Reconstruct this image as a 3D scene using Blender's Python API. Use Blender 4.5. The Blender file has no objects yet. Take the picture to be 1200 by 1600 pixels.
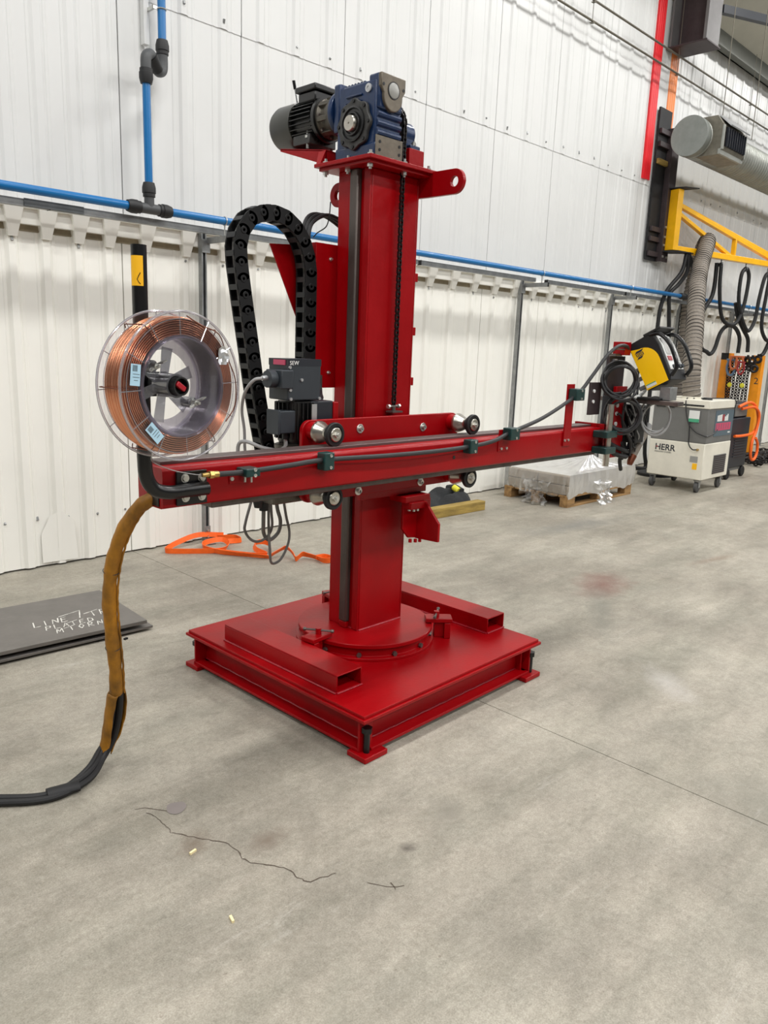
import bpy, math, random
from mathutils import Vector, Matrix, Quaternion
random.seed(7)
SC = bpy.context.scene
COL = SC.collection
PI = math.pi

# ------------------------------------------------------------------ camera
YAW, PITCH, ROLL, CAM_H, FOCAL = 0.7963, 0.2129, 0.0381, 1.52, 1204.7
_fw = Vector((math.sin(YAW)*math.cos(PITCH), math.cos(YAW)*math.cos(PITCH), -math.sin(PITCH)))
_rt = Vector((math.cos(YAW), -math.sin(YAW), 0))
_up = _rt.cross(_fw)
_r2 = _rt*math.cos(ROLL) + _up*math.sin(ROLL)
_u2 = -_rt*math.sin(ROLL) + _up*math.cos(ROLL)
cam = bpy.data.cameras.new('camera')
cam.sensor_fit = 'VERTICAL'; cam.sensor_height = 36.0
cam.lens = FOCAL/1600*36.0
cam.clip_start = 0.05; cam.clip_end = 200
cam_ob = bpy.data.objects.new('camera', cam); COL.objects.link(cam_ob)
cam_ob.matrix_world = Matrix(((_r2.x, _u2.x, -_fw.x, 0), (_r2.y, _u2.y, -_fw.y, 0),
                              (_r2.z, _u2.z, -_fw.z, CAM_H), (0, 0, 0, 1)))
SC.camera = cam_ob

# ------------------------------------------------------------------ light
world = bpy.data.worlds.new('hall_light'); SC.world = world
world.use_nodes = True
bg = world.node_tree.nodes['Background']
bg.inputs[0].default_value = (0.97, 0.985, 1.0, 1); bg.inputs[1].default_value = 0.13
def area(loc, sx, sy, power, col=(1, 0.985, 0.96)):
    l = bpy.data.lights.new('high_bay_lamp', 'AREA'); l.shape = 'RECTANGLE'
    l.size = sx; l.size_y = sy; l.energy = power; l.color = col
    o = bpy.data.objects.new('high_bay_lamp', l); COL.objects.link(o); o.location = loc
    return o
for i in range(7):
    for y, p in ((2.35, 1.0), (-2.2, 1.15), (-7.0, 1.3)):
        area((-5.0+i*3.9, y, 7.2), 1.3, 0.45, 129.0*p)
SC.view_settings.view_transform = 'Standard'
try: SC.view_settings.look = 'None'
except Exception: pass
SC.view_settings.gamma = 1.0
SC.view_settings.use_curve_mapping = False
SC.view_settings.exposure = 0.0

# ------------------------------------------------------------------ helpers
ORG = {}
def org(o): return ORG.get(o, Vector((0, 0, 0))) if o is not None else Vector((0, 0, 0))
def tag(o, label=None, cat=None, group=None, kind=None):
    if label: o['label'] = label
    if cat: o['category'] = cat
    if group: o['group'] = group
    if kind: o['kind'] = kind
    return o
def thing(name, loc, label, cat, group=None):
    o = bpy.data.objects.new(name, None); o.empty_display_size = 0.1
    COL.objects.link(o); o.location = loc; ORG[o] = Vector(loc)
    return tag(o, label, cat, group)
def link(name, mesh, mat, parent):
    if mat is not None and not mesh.materials: mesh.materials.append(mat)
    o = bpy.data.objects.new(name, mesh); COL.objects.link(o)
    if parent is not None: o.parent = parent
    return o
def smoothpath(pts, n=6, closed=False):
    P = [Vector(p) for p in pts]; out = []
    m = len(P)
    segs = m if closed else m-1
    for i in range(segs):
        if closed: a, b, c_, d = P[(i-1) % m], P[i], P[(i+1) % m], P[(i+2) % m]
        else:
            b, c_ = P[i], P[i+1]
            a = P[i-1] if i > 0 else b*2-c_
            d = P[i+2] if i+2 < m else c_*2-b
        for k in range(n):
            t = k/n
            out.append(0.5*((2*b)+(c_-a)*t+(2*a-5*b+4*c_-d)*t*t+(3*b-a-3*c_+d)*t**3))
    if not closed: out.append(P[-1])
    return out
def frame(ax):
    ax = Vector(ax).normalized()
    h = Vector((0, 0, 1)) if abs(ax.z) < 0.9 else Vector((1, 0, 0))
    u = ax.cross(h).normalized(); v = ax.cross(u).normalized()
    return u, v, ax
class MB:
    def __init__(s): s.v = []; s.f = []
    def add(s, vs, fs):
        o = len(s.v); s.v += [Vector(x) for x in vs]; s.f += [tuple(i+o for i in f) for f in fs]; return s
    def box(s, x0, x1, y0, y1, z0, z1):
        return s.add([(x0,y0,z0),(x1,y0,z0),(x1,y1,z0),(x0,y1,z0),(x0,y0,z1),(x1,y0,z1),(x1,y1,z1),(x0,y1,z1)],
                     [(0,3,2,1),(4,5,6,7),(0,1,5,4),(1,2,6,5),(2,3,7,6),(3,0,4,7)])
    def obox(s, c, size, rot=None):
        hx, hy, hz = size[0]/2, size[1]/2, size[2]/2
        R = rot if rot is not None else Matrix.Identity(3)
        vs = [Vector(c)+R@Vector(p) for p in ((-hx,-hy,-hz),(hx,-hy,-hz),(hx,hy,-hz),(-hx,hy,-hz),(-hx,-hy,hz),(hx,-hy,hz),(hx,hy,hz),(-hx,hy,hz))]
        return s.add(vs, [(0,3,2,1),(4,5,6,7),(0,1,5,4),(1,2,6,5),(2,3,7,6),(3,0,4,7)])
    def bar(s, p0, p1, w, h, upv=(0, 0, 1)):
        p0, p1 = Vector(p0), Vector(p1); d = p1-p0; L = d.length; d.normalize()
        upv = Vector(upv)
        if abs(d.dot(upv)) > 0.99: upv = Vector((1, 0, 0))
        sd = d.cross(upv).normalized(); u = sd.cross(d).normalized()
        R = Matrix((sd, d, u)).transposed()
        return s.obox((p0+p1)/2, (w, L, h), R)
    def lathe(s, c, ax, prof, n=24, closed=False, a0=0.0):
        u, v, w = frame(ax); c = Vector(c); vs = []; fs = []
        m = len(prof)
        for i in range(n):
            a = a0+2*PI*i/n; d = u*math.cos(a)+v*math.sin(a)
            for r, t in prof: vs.append(c+d*r+w*t)
        for i in range(n):
            j = (i+1) % n
            for k in range(m if closed else m-1):
                k2 = (k+1) % m
                fs.append((i*m+k, j*m+k, j*m+k2, i*m+k2))
        if not closed:
            if prof[0][0] > 1e-6: fs.append(tuple(i*m for i in range(n))[::-1])
            if prof[-1][0] > 1e-6: fs.append(tuple(i*m+m-1 for i in range(n)))
        return s.add(vs, fs)
    def cyl(s, p0, p1, r, r1=None, n=16):
        p0, p1 = Vector(p0), Vector(p1); d = p1-p0
        return s.lathe(p0, d, [(r, 0), (r if r1 is None else r1, d.length)], n)
    def ring(s, p0, p1, r, ri, n=24):
        p0, p1 = Vector(p0), Vector(p1); L = (p1-p0).length
        return s.lathe(p0, p1-p0, [(ri, 0), (r, 0), (r, L), (ri, L)], n, closed=True)
    def torus(s, c, ax, R, r, n=32, m=8):
        return s.lathe(c, ax, [(R+r*math.cos(2*PI*k/m), r*math.sin(2*PI*k/m)) for k in range(m)], n, closed=True)
    def hexa(s, p0, p1, r): return s.cyl(p0, p1, r, n=6)
    def tube(s, pts, r, n=8, closed=False, rad=None, flat=None):
        P = [Vector(p) for p in pts]; m = len(P); vs = []; fs = []
        t0 = (P[1]-P[0]).normalized(); u, v, _ = frame(t0); pt = t0
        for i in range(m):
            if closed: t = (P[(i+1) % m]-P[i-1]).normalized()
            elif i == 0: t = t0
            elif i == m-1: t = (P[-1]-P[-2]).normalized()
            else: t = (P[i+1]-P[i-1]).normalized()
            q = pt.rotation_difference(t); u = q@u; v = q@v; pt = t
            rr = rad(i/(m-1)) if rad else r
            for k in range(n):
                a = 2*PI*k/n
                fx = flat if flat else 1.0
                vs.append(P[i]+(u*math.cos(a)+v*math.sin(a)*fx)*rr)
        for i in range(m if closed else m-1):
            j = (i+1) % m
            for k in range(n):
                k2 = (k+1) % n
                fs.append((i*n+k, i*n+k2, j*n+k2, j*n+k))
        if not closed:
            fs.append(tuple(range(n))[::-1]); fs.append(tuple((m-1)*n+k for k in range(n)))
        return s.add(vs, fs)
    def ribbon(s, pts, w, t, wv=(0, 0, 1)):
        """flat band: width w along wv, thickness t"""
        P = [Vector(p) for p in pts]; m = len(P); vs = []; fs = []
        for i in range(m):
            d = (P[min(i+1, m-1)]-P[max(i-1, 0)]).normalized()
            wd = Vector(wv[i] if isinstance(wv, list) else wv).normalized()
            nrm = d.cross(wd).normalized()
            for a, b in ((-1,-1),(1,-1),(1,1),(-1,1)):
                vs.append(P[i]+wd*(a*w/2)+nrm*(b*t/2))
        for i in range(m-1):
            for k in range(4):
                k2 = (k+1) % 4
                fs.append((i*4+k, i*4+k2, (i+1)*4+k2, (i+1)*4+k))
        fs.append((3, 2, 1, 0)); b = (m-1)*4; fs.append((b, b+1, b+2, b+3))
        return s.add(vs, fs)
    def prism(s, poly, vec):
        n = len(poly); vec = Vector(vec); P = [Vector(p) for p in poly]
        return s.add(P+[p+vec for p in P], [tuple(range(n))[::-1], tuple(range(n, 2*n))]+[(i, (i+1) % n, (i+1) % n+n, i+n) for i in range(n)])
    def holed(s, outer, c, r, o3, u, v, vec, n=40):
        """convex 2d outline with a round hole, extruded along vec"""
        o3, u, v, vec = Vector(o3), Vector(u), Vector(v), Vector(vec); vs = []; fs = []
        m = len(outer)
        for i in range(n):
            a = 2*PI*i/n; dx, dy = math.cos(a), math.sin(a); best = 9
            for k in range(m):
                x1, y1 = outer[k][0]-c[0], outer[k][1]-c[1]; x2, y2 = outer[(k+1) % m][0]-c[0], outer[(k+1) % m][1]-c[1]
                den = dx*(y2-y1)-dy*(x2-x1)
                if abs(den) < 1e-9: continue
                t = (x1*(y2-y1)-y1*(x2-x1))/den
                w = (x1*dy-y1*dx)/den
                if t > 0 and -1e-6 <= w <= 1+1e-6: best = min(best, t)
            for rr in (r, best):
                p = o3+u*(c[0]+dx*rr)+v*(c[1]+dy*rr); vs += [p, p+vec]
        for i in range(n):
            a, b = i*4, ((i+1) % n)*4
            fs += [(a, b, b+2, a+2), (a+1, a+3, b+3, b+1), (a, a+1, b+1, b), (a+2, b+2, b+3, a+3)]
        return s.add(vs, fs)
    def mesh(s, o=Vector((0, 0, 0)), ang=35):
        me = bpy.data.meshes.new('m'); me.from_pydata([v-o for v in s.v], [], s.f)
        me.validate(); me.update()
        if me.polygons:
            me.polygons.foreach_set('use_smooth', [True]*len(me.polygons))
            me.set_sharp_from_angle(angle=math.radians(ang))
        return me
    def build(s, name, mat, parent=None, bevel=0, seg=2, ang=35):
        top = parent
        me = s.mesh(org(parent), ang); me.name = name
        o = link(name, me, mat, parent)
        ORG[o] = org(parent)
        if bevel:
            b = o.modifiers.new('bevel', 'BEVEL'); b.width = bevel; b.segments = seg; b.limit_method = 'ANGLE'; b.angle_limit = math.radians(40)
            b.harden_normals = False
        return o
def solo(mb, name, mat, label, cat, group=None, bevel=0, loc=None, ang=35):
    """a thing that is one mesh, origin at its base"""
    if loc is None:
        xs = [v.x for v in mb.v]; ys = [v.y for v in mb.v]; zs = [v.z for v in mb.v]
        loc = Vector(((min(xs)+max(xs))/2, (min(ys)+max(ys))/2, min(zs)))
    loc = Vector(loc)
    o = link(name, mb.mesh(loc, ang), mat, None); o.location = loc; ORG[o] = loc
    o.data.name = name
    if bevel:
        b = o.modifiers.new('bevel', 'BEVEL'); b.width = bevel; b.segments = 2; b.limit_method = 'ANGLE'; b.angle_limit = math.radians(40)
    return tag(o, label, cat, group)
def struct(mb, name, mat, parent=None, bevel=0):
    o = mb.build(name, mat, parent, bevel)
    if parent is None: o['kind'] = 'structure'
    return o
def inst(name, mesh, mat, parent, loc, rot=None, scale=None):
    o = link(name, mesh, mat, parent)
    o.location = Vector(loc)-org(parent)
    if rot is not None: o.rotation_mode = 'QUATERNION'; o.rotation_quaternion = rot
    if scale: o.scale = scale
    ORG[o] = Vector(loc)
    return o
def toaxis(ax): return Vector((0, 0, 1)).rotation_difference(Vector(ax).normalized())
def text(name, body, mat, parent, loc, xdir, ydir, size, ext=0.0008, shear=0.0, bold=0.0, sx=1.0):
    cu = bpy.data.curves.new(name, 'FONT'); cu.body = body; cu.size = size; cu.extrude = ext; cu.offset = bold
    cu.shear = shear; cu.resolution_u = 3; cu.align_x = 'LEFT'
    tmp = bpy.data.objects.new('tmp', cu); COL.objects.link(tmp)
    dg = bpy.context.evaluated_depsgraph_get()
    me = bpy.data.meshes.new_from_object(tmp.evaluated_get(dg)); bpy.data.objects.remove(tmp)
    x = Vector(xdir).normalized(); y = Vector(ydir).normalized(); z = x.cross(y)
    me.transform(Matrix.Translation(Vector(loc)-org(parent)) @ Matrix((x*sx, y, z)).transposed().to_4x4())
    me.materials.clear()
    return link(name, me, mat, parent)

# ------------------------------------------------------------------ materials
def lin(c):
    return tuple(((v/255)/12.92 if v/255 <= 0.04045 else (((v/255)+0.055)/1.055)**2.4) for v in c)
def mat(name, rgb, rough=0.5, metal=0.0, var=0.0, vscale=8.0, bump=0.0, bscale=40.0, coat=0.0, spec=0.5, stretch=None, dark=None, rvar=0.0):
    m = bpy.data.materials.new(name); m.use_nodes = True; nt = m.node_tree; N = nt.nodes; L = nt.links
    b = N['Principled BSDF']; c = lin(rgb)
    b.inputs['Base Color'].default_value = (*c, 1); b.inputs['Roughness'].default_value = rough
    b.inputs['Metallic'].default_value = metal; b.inputs['Specular IOR Level'].default_value = spec
    b.inputs['Coat Weight'].default_value = coat; b.inputs['Coat Roughness'].default_value = 0.12
    if var or bump or rvar:
        tc = N.new('ShaderNodeTexCoord'); mp = N.new('ShaderNodeMapping'); L.new(tc.outputs['Object'], mp.inputs[0])
        if stretch: mp.inputs['Scale'].default_value = stretch
    if var or rvar:
        nz = N.new('ShaderNodeTexNoise'); nz.inputs['Scale'].default_value = vscale; nz.inputs['Detail'].default_value = 6; nz.inputs['Roughness'].default_value = 0.65
        L.new(mp.outputs[0], nz.inputs['Vector'])
        cr = N.new('ShaderNodeValToRGB'); cr.color_ramp.elements[0].position = 0.3; cr.color_ramp.elements[1].position = 0.7
        d = lin(dark) if dark else tuple(v*(1-var) for v in c)
        cr.color_ramp.elements[0].color = (*d, 1); cr.color_ramp.elements[1].color = (*tuple(min(1, v*(1+var*0.6)) for v in c), 1)
        L.new(nz.outputs['Fac'], cr.inputs[0])
        if var: L.new(cr.outputs[0], b.inputs['Base Color'])
        if rvar:
            mr = N.new('ShaderNodeMapRange'); mr.inputs['To Min'].default_value = max(0.03, rough-rvar); mr.inputs['To Max'].default_value = min(1, rough+rvar)
            L.new(nz.outputs['Fac'], mr.inputs['Value']); L.new(mr.outputs[0], b.inputs['Roughness'])
    if bump:
        nb = N.new('ShaderNodeTexNoise'); nb.inputs['Scale'].default_value = bscale; nb.inputs['Detail'].default_value = 4
        L.new(mp.outputs[0], nb.inputs['Vector'])
        bp = N.new('ShaderNodeBump'); bp.inputs['Strength'].default_value = bump; bp.inputs['Distance'].default_value = 0.01
        L.new(nb.outputs['Fac'], bp.inputs['Height']); L.new(bp.outputs[0], b.inputs['Normal'])
    return m
def clear(name, rgb, amount, rough=0.06, bump=0.0, bscale=30.0, body=0.0):
    """thin clear plastic: mostly see-through, glossy at grazing angles, body = share of milky diffuse"""
    m = bpy.data.materials.new(name); m.use_nodes = True; nt = m.node_tree; N = nt.nodes; L = nt.links
    for n in list(N):
        if n.type != 'OUTPUT_MATERIAL': N.remove(n)
    out = [n for n in N if n.type == 'OUTPUT_MATERIAL'][0]
    tr = N.new('ShaderNodeBsdfTransparent'); tr.inputs[0].default_value = (*rgb, 1)
    gl = N.new('ShaderNodeBsdfGlossy'); gl.inputs['Roughness'].default_value = rough
    df = N.new('ShaderNodeBsdfDiffuse'); df.inputs[0].default_value = (*[min(1, v) for v in rgb], 1)
    lw = N.new('ShaderNodeFresnel'); lw.inputs[0].default_value = 1.45
    mr = N.new('ShaderNodeMath'); mr.operation = 'MULTIPLY_ADD'; mr.inputs[1].default_value = 0.9; mr.inputs[2].default_value = amount
    mr.use_clamp = True
    L.new(lw.outputs[0], mr.inputs[0])
    mx = N.new('ShaderNodeMixShader'); L.new(mr.outputs[0], mx.inputs[0]); L.new(tr.outputs[0], mx.inputs[1]); L.new(gl.outputs[0], mx.inputs[2])
    last = mx
    if body:
        m2 = N.new('ShaderNodeMixShader'); m2.inputs[0].default_value = body
        L.new(mx.outputs[0], m2.inputs[1]); L.new(df.outputs[0], m2.inputs[2]); last = m2
        if bump:
            tc = N.new('ShaderNodeTexCoord'); mp = N.new('ShaderNodeMapping'); mp.inputs['Scale'].default_value = (1, 1, 0.25)
            L.new(tc.outputs['Object'], mp.inputs[0])
            nz = N.new('ShaderNodeTexNoise'); nz.inputs['Scale'].default_value = bscale; nz.inputs['Detail'].default_value = 5; nz.inputs['Distortion'].default_value = 1.5
            L.new(mp.outputs[0], nz.inputs['Vector'])
            cr = N.new('ShaderNodeMapRange'); cr.inputs['From Min'].default_value = 0.35; cr.inputs['From Max'].default_value = 0.7; cr.inputs['To Min'].default_value = body*0.35; cr.inputs['To Max'].default_value = min(1, body*1.8)
            L.new(nz.outputs['Fac'], cr.inputs['Value']); L.new(cr.outputs[0], m2.inputs[0])
            bp = N.new('ShaderNodeBump'); bp.inputs['Strength'].default_value = bump; bp.inputs['Distance'].default_value = 0.02
            L.new(nz.outputs['Fac'], bp.inputs['Height']); L.new(bp.outputs[0], gl.inputs['Normal']); L.new(bp.outputs[0], df.inputs['Normal'])
    L.new(last.outputs[0], out.inputs[0])
    return m
M = {}
M['red'] = mat('red_paint', (151, 1, 9), 0.36, 0, 0.14, 5, 0.06, 60, coat=0.06, spec=0.2, rvar=0.1)
M['red2'] = M['red']
M['weld'] = mat('weld_bead_red', (160, 20, 36), 0.35, 0, 0.3, 60, 0.3, 120, coat=0.3)
M['steel'] = mat('bare_steel', (120, 112, 108), 0.42, 0.75, 0.35, 14, 0.05, 80, stretch=(1, 1, 0.2))
M['rail'] = mat('rail_steel', (112, 98, 96), 0.45, 0.6, 0.3, 12, 0.03, 60, stretch=(0.3, 1, 1))
M['railv'] = mat('column_rail_steel', (92, 84, 80), 0.42, 0.6, 0.35, 10, 0.03, 60, stretch=(1, 1, 0.3))
M['zinc'] = mat('zinc_bolt', (205, 205, 200), 0.3, 0.85, 0.15, 40)
M['silver'] = mat('machined_steel', (190, 186, 176), 0.28, 0.95, 0.2, 30)
M['black'] = mat('black_paint', (12, 12, 14), 0.32, 0, 0, coat=0.15, spec=0.4)
M['blackrub'] = mat('black_rubber', (18, 18, 20), 0.6, 0, 0.2, 30)
M['blackpl'] = mat('black_plastic', (14, 15, 17), 0.55, 0, 0.15, 30)
M['chainpl'] = mat('cable_chain_plastic', (10, 11, 13), 0.6, 0, 0.15, 30, spec=0.35)
M['rung'] = mat('cable_chain_bar', (30, 32, 34), 0.5)
M['blue'] = mat('gearbox_blue', (8, 40, 80), 0.34, 0.15, 0.25, 12, 0.1, 60, coat=0.3)
M['castiron'] = mat('cast_face', (112, 104, 92), 0.45, 0.5, 0.25, 25, 0.05, 80)
M['castdark'] = mat('cast_dark', (70, 70, 69), 0.5, 0.5, 0.3, 25, 0.1, 60)
M['castalu'] = mat('cast_aluminium_grey', (98, 94, 86), 0.4, 0.7, 0.25, 20, 0.08, 60)
M['motor'] = mat('motor_black', (14, 15, 16), 0.38, 0, 0.15, 20, coat=0.2)
M['cowl'] = mat('fan_cowl', (58, 58, 54), 0.35, 0.2, 0.15, 20)
M['greyencl'] = mat('dark_grey_enclosure', (50, 56, 62), 0.5, 0.1, 0.08, 20)
M['alu'] = mat('aluminium', (196, 198, 200), 0.35, 0.7, 0.1, 20)
M['galv'] = mat('galvanised', (150, 152, 152), 0.42, 0.6, 0.25, 14)
M['galvd'] = mat('galvanised_dark', (110, 114, 116), 0.4, 0.6, 0.2, 14)
M['pipeblue'] = mat('blue_pipe', (0, 106, 170), 0.32, 0, 0.05, 10, coat=0.15)
M['fitting'] = mat('pipe_fitting_grey', (70, 72, 74), 0.5)
M['nut'] = mat('pipe_nut_black', (24, 25, 27), 0.55)
M['copper'] = mat('copper_wire', (240, 168, 132), 0.22, 0.95, 0.10, 20)
M['copperd'] = mat('copper_strap_core_shade', (112, 62, 42), 0.45, 0.7, 0.1, 20)  # strap copper; on the coil core it paints the shade between turns
M['clear'] = clear('clear_plastic', (0.98, 0.975, 0.985), 0.0, 0.15)
M['clearrim'] = clear('clear_plastic_rim', (0.86, 0.84, 0.88), 0.22, 0.1, body=0.18)
M['lav'] = clear('lavender_plastic', (0.88, 0.85, 0.93), 0.0, 0.12, body=0.05)
M['clearg'] = clear('hub_clear_grey', (0.62, 0.62, 0.66), 0.18, 0.1, body=0.12)
M['wrap'] = clear('stretch_wrap', (0.93, 0.93, 0.915), 0.02, 0.33, bump=0.5, bscale=9, body=0.12)
M['label'] = mat('label_blue', (176, 212, 232), 0.5)
M['ink'] = mat('print_dark', (44, 46, 52), 0.6)
M['redgloss'] = mat('red_plastic', (170, 16, 34), 0.35, coat=0.3)
M['green'] = mat('green_clamp', (6, 52, 50), 0.42, 0, 0.2, 40, coat=0.2)
M['brass'] = mat('brass', (190, 160, 96), 0.3, 0.9, 0.15, 40)
M['cable'] = mat('cable_grey', (108, 106, 104), 0.5, 0, 0.1, 20)
M['cablelt'] = mat('cable_light_grey', (150, 150, 150), 0.45)
M['cabled'] = mat('cable_dark', (34, 34, 36), 0.5)
M['leather'] = mat('yellow_leather_sheath', (162, 108, 10), 0.6, 0, 0.5, 9, 0.35, 30, dark=(84, 56, 8), stretch=(1, 1, 0.6))
M['orange'] = mat('orange_strap', (255, 104, 22), 0.55, 0, 0.15, 30, 0.2, 200)
M['yellow'] = mat('crane_yellow', (246, 184, 10), 0.4, 0, 0.1, 8, coat=0.2)
M['rackyel'] = mat('rack_orange_yellow', (244, 152, 8), 0.42, 0, 0.12, 10, coat=0.15)
M['feedyel'] = mat('feeder_yellow', (255, 200, 0), 0.4)
M['sticker'] = mat('sticker_yellow', (252, 190, 20), 0.5)
M['stickw'] = mat('sticker_white', (222, 224, 222), 0.5)
M['stickg'] = mat('sticker_green', (70, 160, 122), 0.5)
M['stickp'] = mat('sticker_pink', (196, 72, 104), 0.5)
M['stickn'] = mat('sticker_slate', (84, 100, 110), 0.45)
M['darkcol'] = mat('dark_primer_steel', (62, 52, 54), 0.5, 0.2, 0.25, 8)
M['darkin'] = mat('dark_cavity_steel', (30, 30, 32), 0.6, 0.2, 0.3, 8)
M['greysteel'] = mat('grey_primer_steel', (104, 102, 102), 0.5, 0.1, 0.15, 4)
M['duct'] = mat('duct_galvanised', (158, 160, 154), 0.42, 0.55, 0.2, 6)
M['ductend'] = mat('duct_cap', (134, 138, 134), 0.48, 0.4, 0.15, 8)
M['ductbox'] = mat('duct_outlet_sheet', (124, 120, 108), 0.45, 0.45, 0.35, 10)
M['conduit'] = mat('conduit', (112, 108, 96), 0.45, 0.5, 0.2, 10)
M['hosefab'] = mat('fume_hose_fabric', (128, 120, 110), 0.7, 0, 0.15, 30)
M['hosewire'] = mat('fume_hose_wire', (38, 36, 36), 0.6)
M['cream'] = mat('cart_cream', (226, 222, 208), 0.45, 0, 0.1, 4)
M['cartgrey'] = mat('cart_grey', (108, 108, 106), 0.5, 0, 0.12, 6)
M['wheel'] = mat('caster_rubber', (72, 72, 72), 0.6)
M['wood'] = mat('pallet_wood', (168, 132, 84), 0.75, 0, 0.3, 6, 0.3, 40, dark=(112, 84, 52), stretch=(0.5, 4, 4))
M['woodg'] = mat('treated_timber', (166, 140, 70), 0.75, 0, 0.3, 8, 0.3, 60, dark=(112, 92, 44), stretch=(0.4, 3, 3))
M['bricks'] = mat('bagged_load', (150, 138, 124), 0.7, 0, 0.2, 6)
M['cloth'] = mat('black_cloth', (40, 42, 44), 0.85, 0, 0.2, 30, 0.3, 60)
M['plate'] = mat('mill_scale_plate', (116, 112, 108), 0.42, 0.35, 0.16, 6, 0.05, 40)
M['plateside'] = mat('plate_edge', (52, 52, 52), 0.5, 0.3, 0.2, 10)
M['chalk'] = mat('chalk_mark', (226, 224, 216), 0.9)
M['chainst'] = mat('chain_steel', (48, 45, 45), 0.4, 0.6, 0.4, 30)
M['shacko'] = mat('shackle_orange', (206, 112, 70), 0.45)
M['shackb'] = mat('shackle_blue', (104, 130, 160), 0.45)
M['shackr'] = mat('shackle_red', (160, 52, 56), 0.45)
M['tagy'] = mat('tag_yellow', (220, 214, 60), 0.5)
M['machdark'] = mat('machine_dark', (32, 36, 44), 0.45)
M['redstripe'] = mat('red_cladding_strip', (226, 30, 40), 0.4, 0, 0.06, 4)
M['orangestripe'] = mat('orange_cladding_strip', (240, 138, 70), 0.4, 0, 0.06, 4)
M['ceil'] = mat('roof_sheet', (196, 194, 182), 0.6, 0, 0.06, 4)
M['purlin'] = mat('purlin_dark', (96, 98, 90), 0.6, 0, 0.1, 4)
M['gap'] = mat('recess_shade', (150, 140, 118), 0.8, 0, 0.3, 10)  # shade of the recess below the fascia, put in as brown colour
M['chip'] = mat('wood_chip', (232, 216, 170), 0.8)
M['patch'] = mat('dried_spill', (128, 120, 117), 0.4)
M['crack'] = mat('crack_dark', (80, 68, 58), 0.9)
M['white'] = mat('white_print', (235, 235, 232), 0.5)
M['dimple'] = mat('meter_face', (150, 150, 146), 0.3)

def wall_mat(name, rgb, rough):
    m = mat(name, rgb, rough, 0, 0.03, 1.3, spec=0.4)
    nt = m.node_tree; N = nt.nodes; L = nt.links; b = N['Principled BSDF']
    tc = N.new('ShaderNodeTexCoord'); mp = N.new('ShaderNodeMapping'); L.new(tc.outputs['Object'], mp.inputs[0])
    w = N.new('ShaderNodeTexWave'); w.wave_type = 'BANDS'; w.bands_direction = 'X'; w.inputs['Scale'].default_value = 6.0
    w.inputs['Distortion'].default_value = 0.0
    L.new(mp.outputs[0], w.inputs['Vector'])
    nz = N.new('ShaderNodeTexNoise'); nz.inputs['Scale'].default_value = 2.2; nz.inputs['Detail'].default_value = 3
    L.new(mp.outputs[0], nz.inputs['Vector'])
    ad = N.new('ShaderNodeMath'); ad.operation = 'MULTIPLY_ADD'; ad.inputs[1].default_value = 0.16
    L.new(w.outputs['Fac'], ad.inputs[0]); L.new(nz.outputs['Fac'], ad.inputs[2])
    bp = N.new('ShaderNodeBump'); bp.inputs['Strength'].default_value = 0.25; bp.inputs['Distance'].default_value = 0.010
    L.new(ad.outputs[0], bp.inputs['Height']); L.new(bp.outputs[0], b.inputs['Normal'])
    return m
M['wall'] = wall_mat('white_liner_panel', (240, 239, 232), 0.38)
M['wallup'] = wall_mat('white_liner_panel_upper', (217, 218, 217), 0.36)

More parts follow.
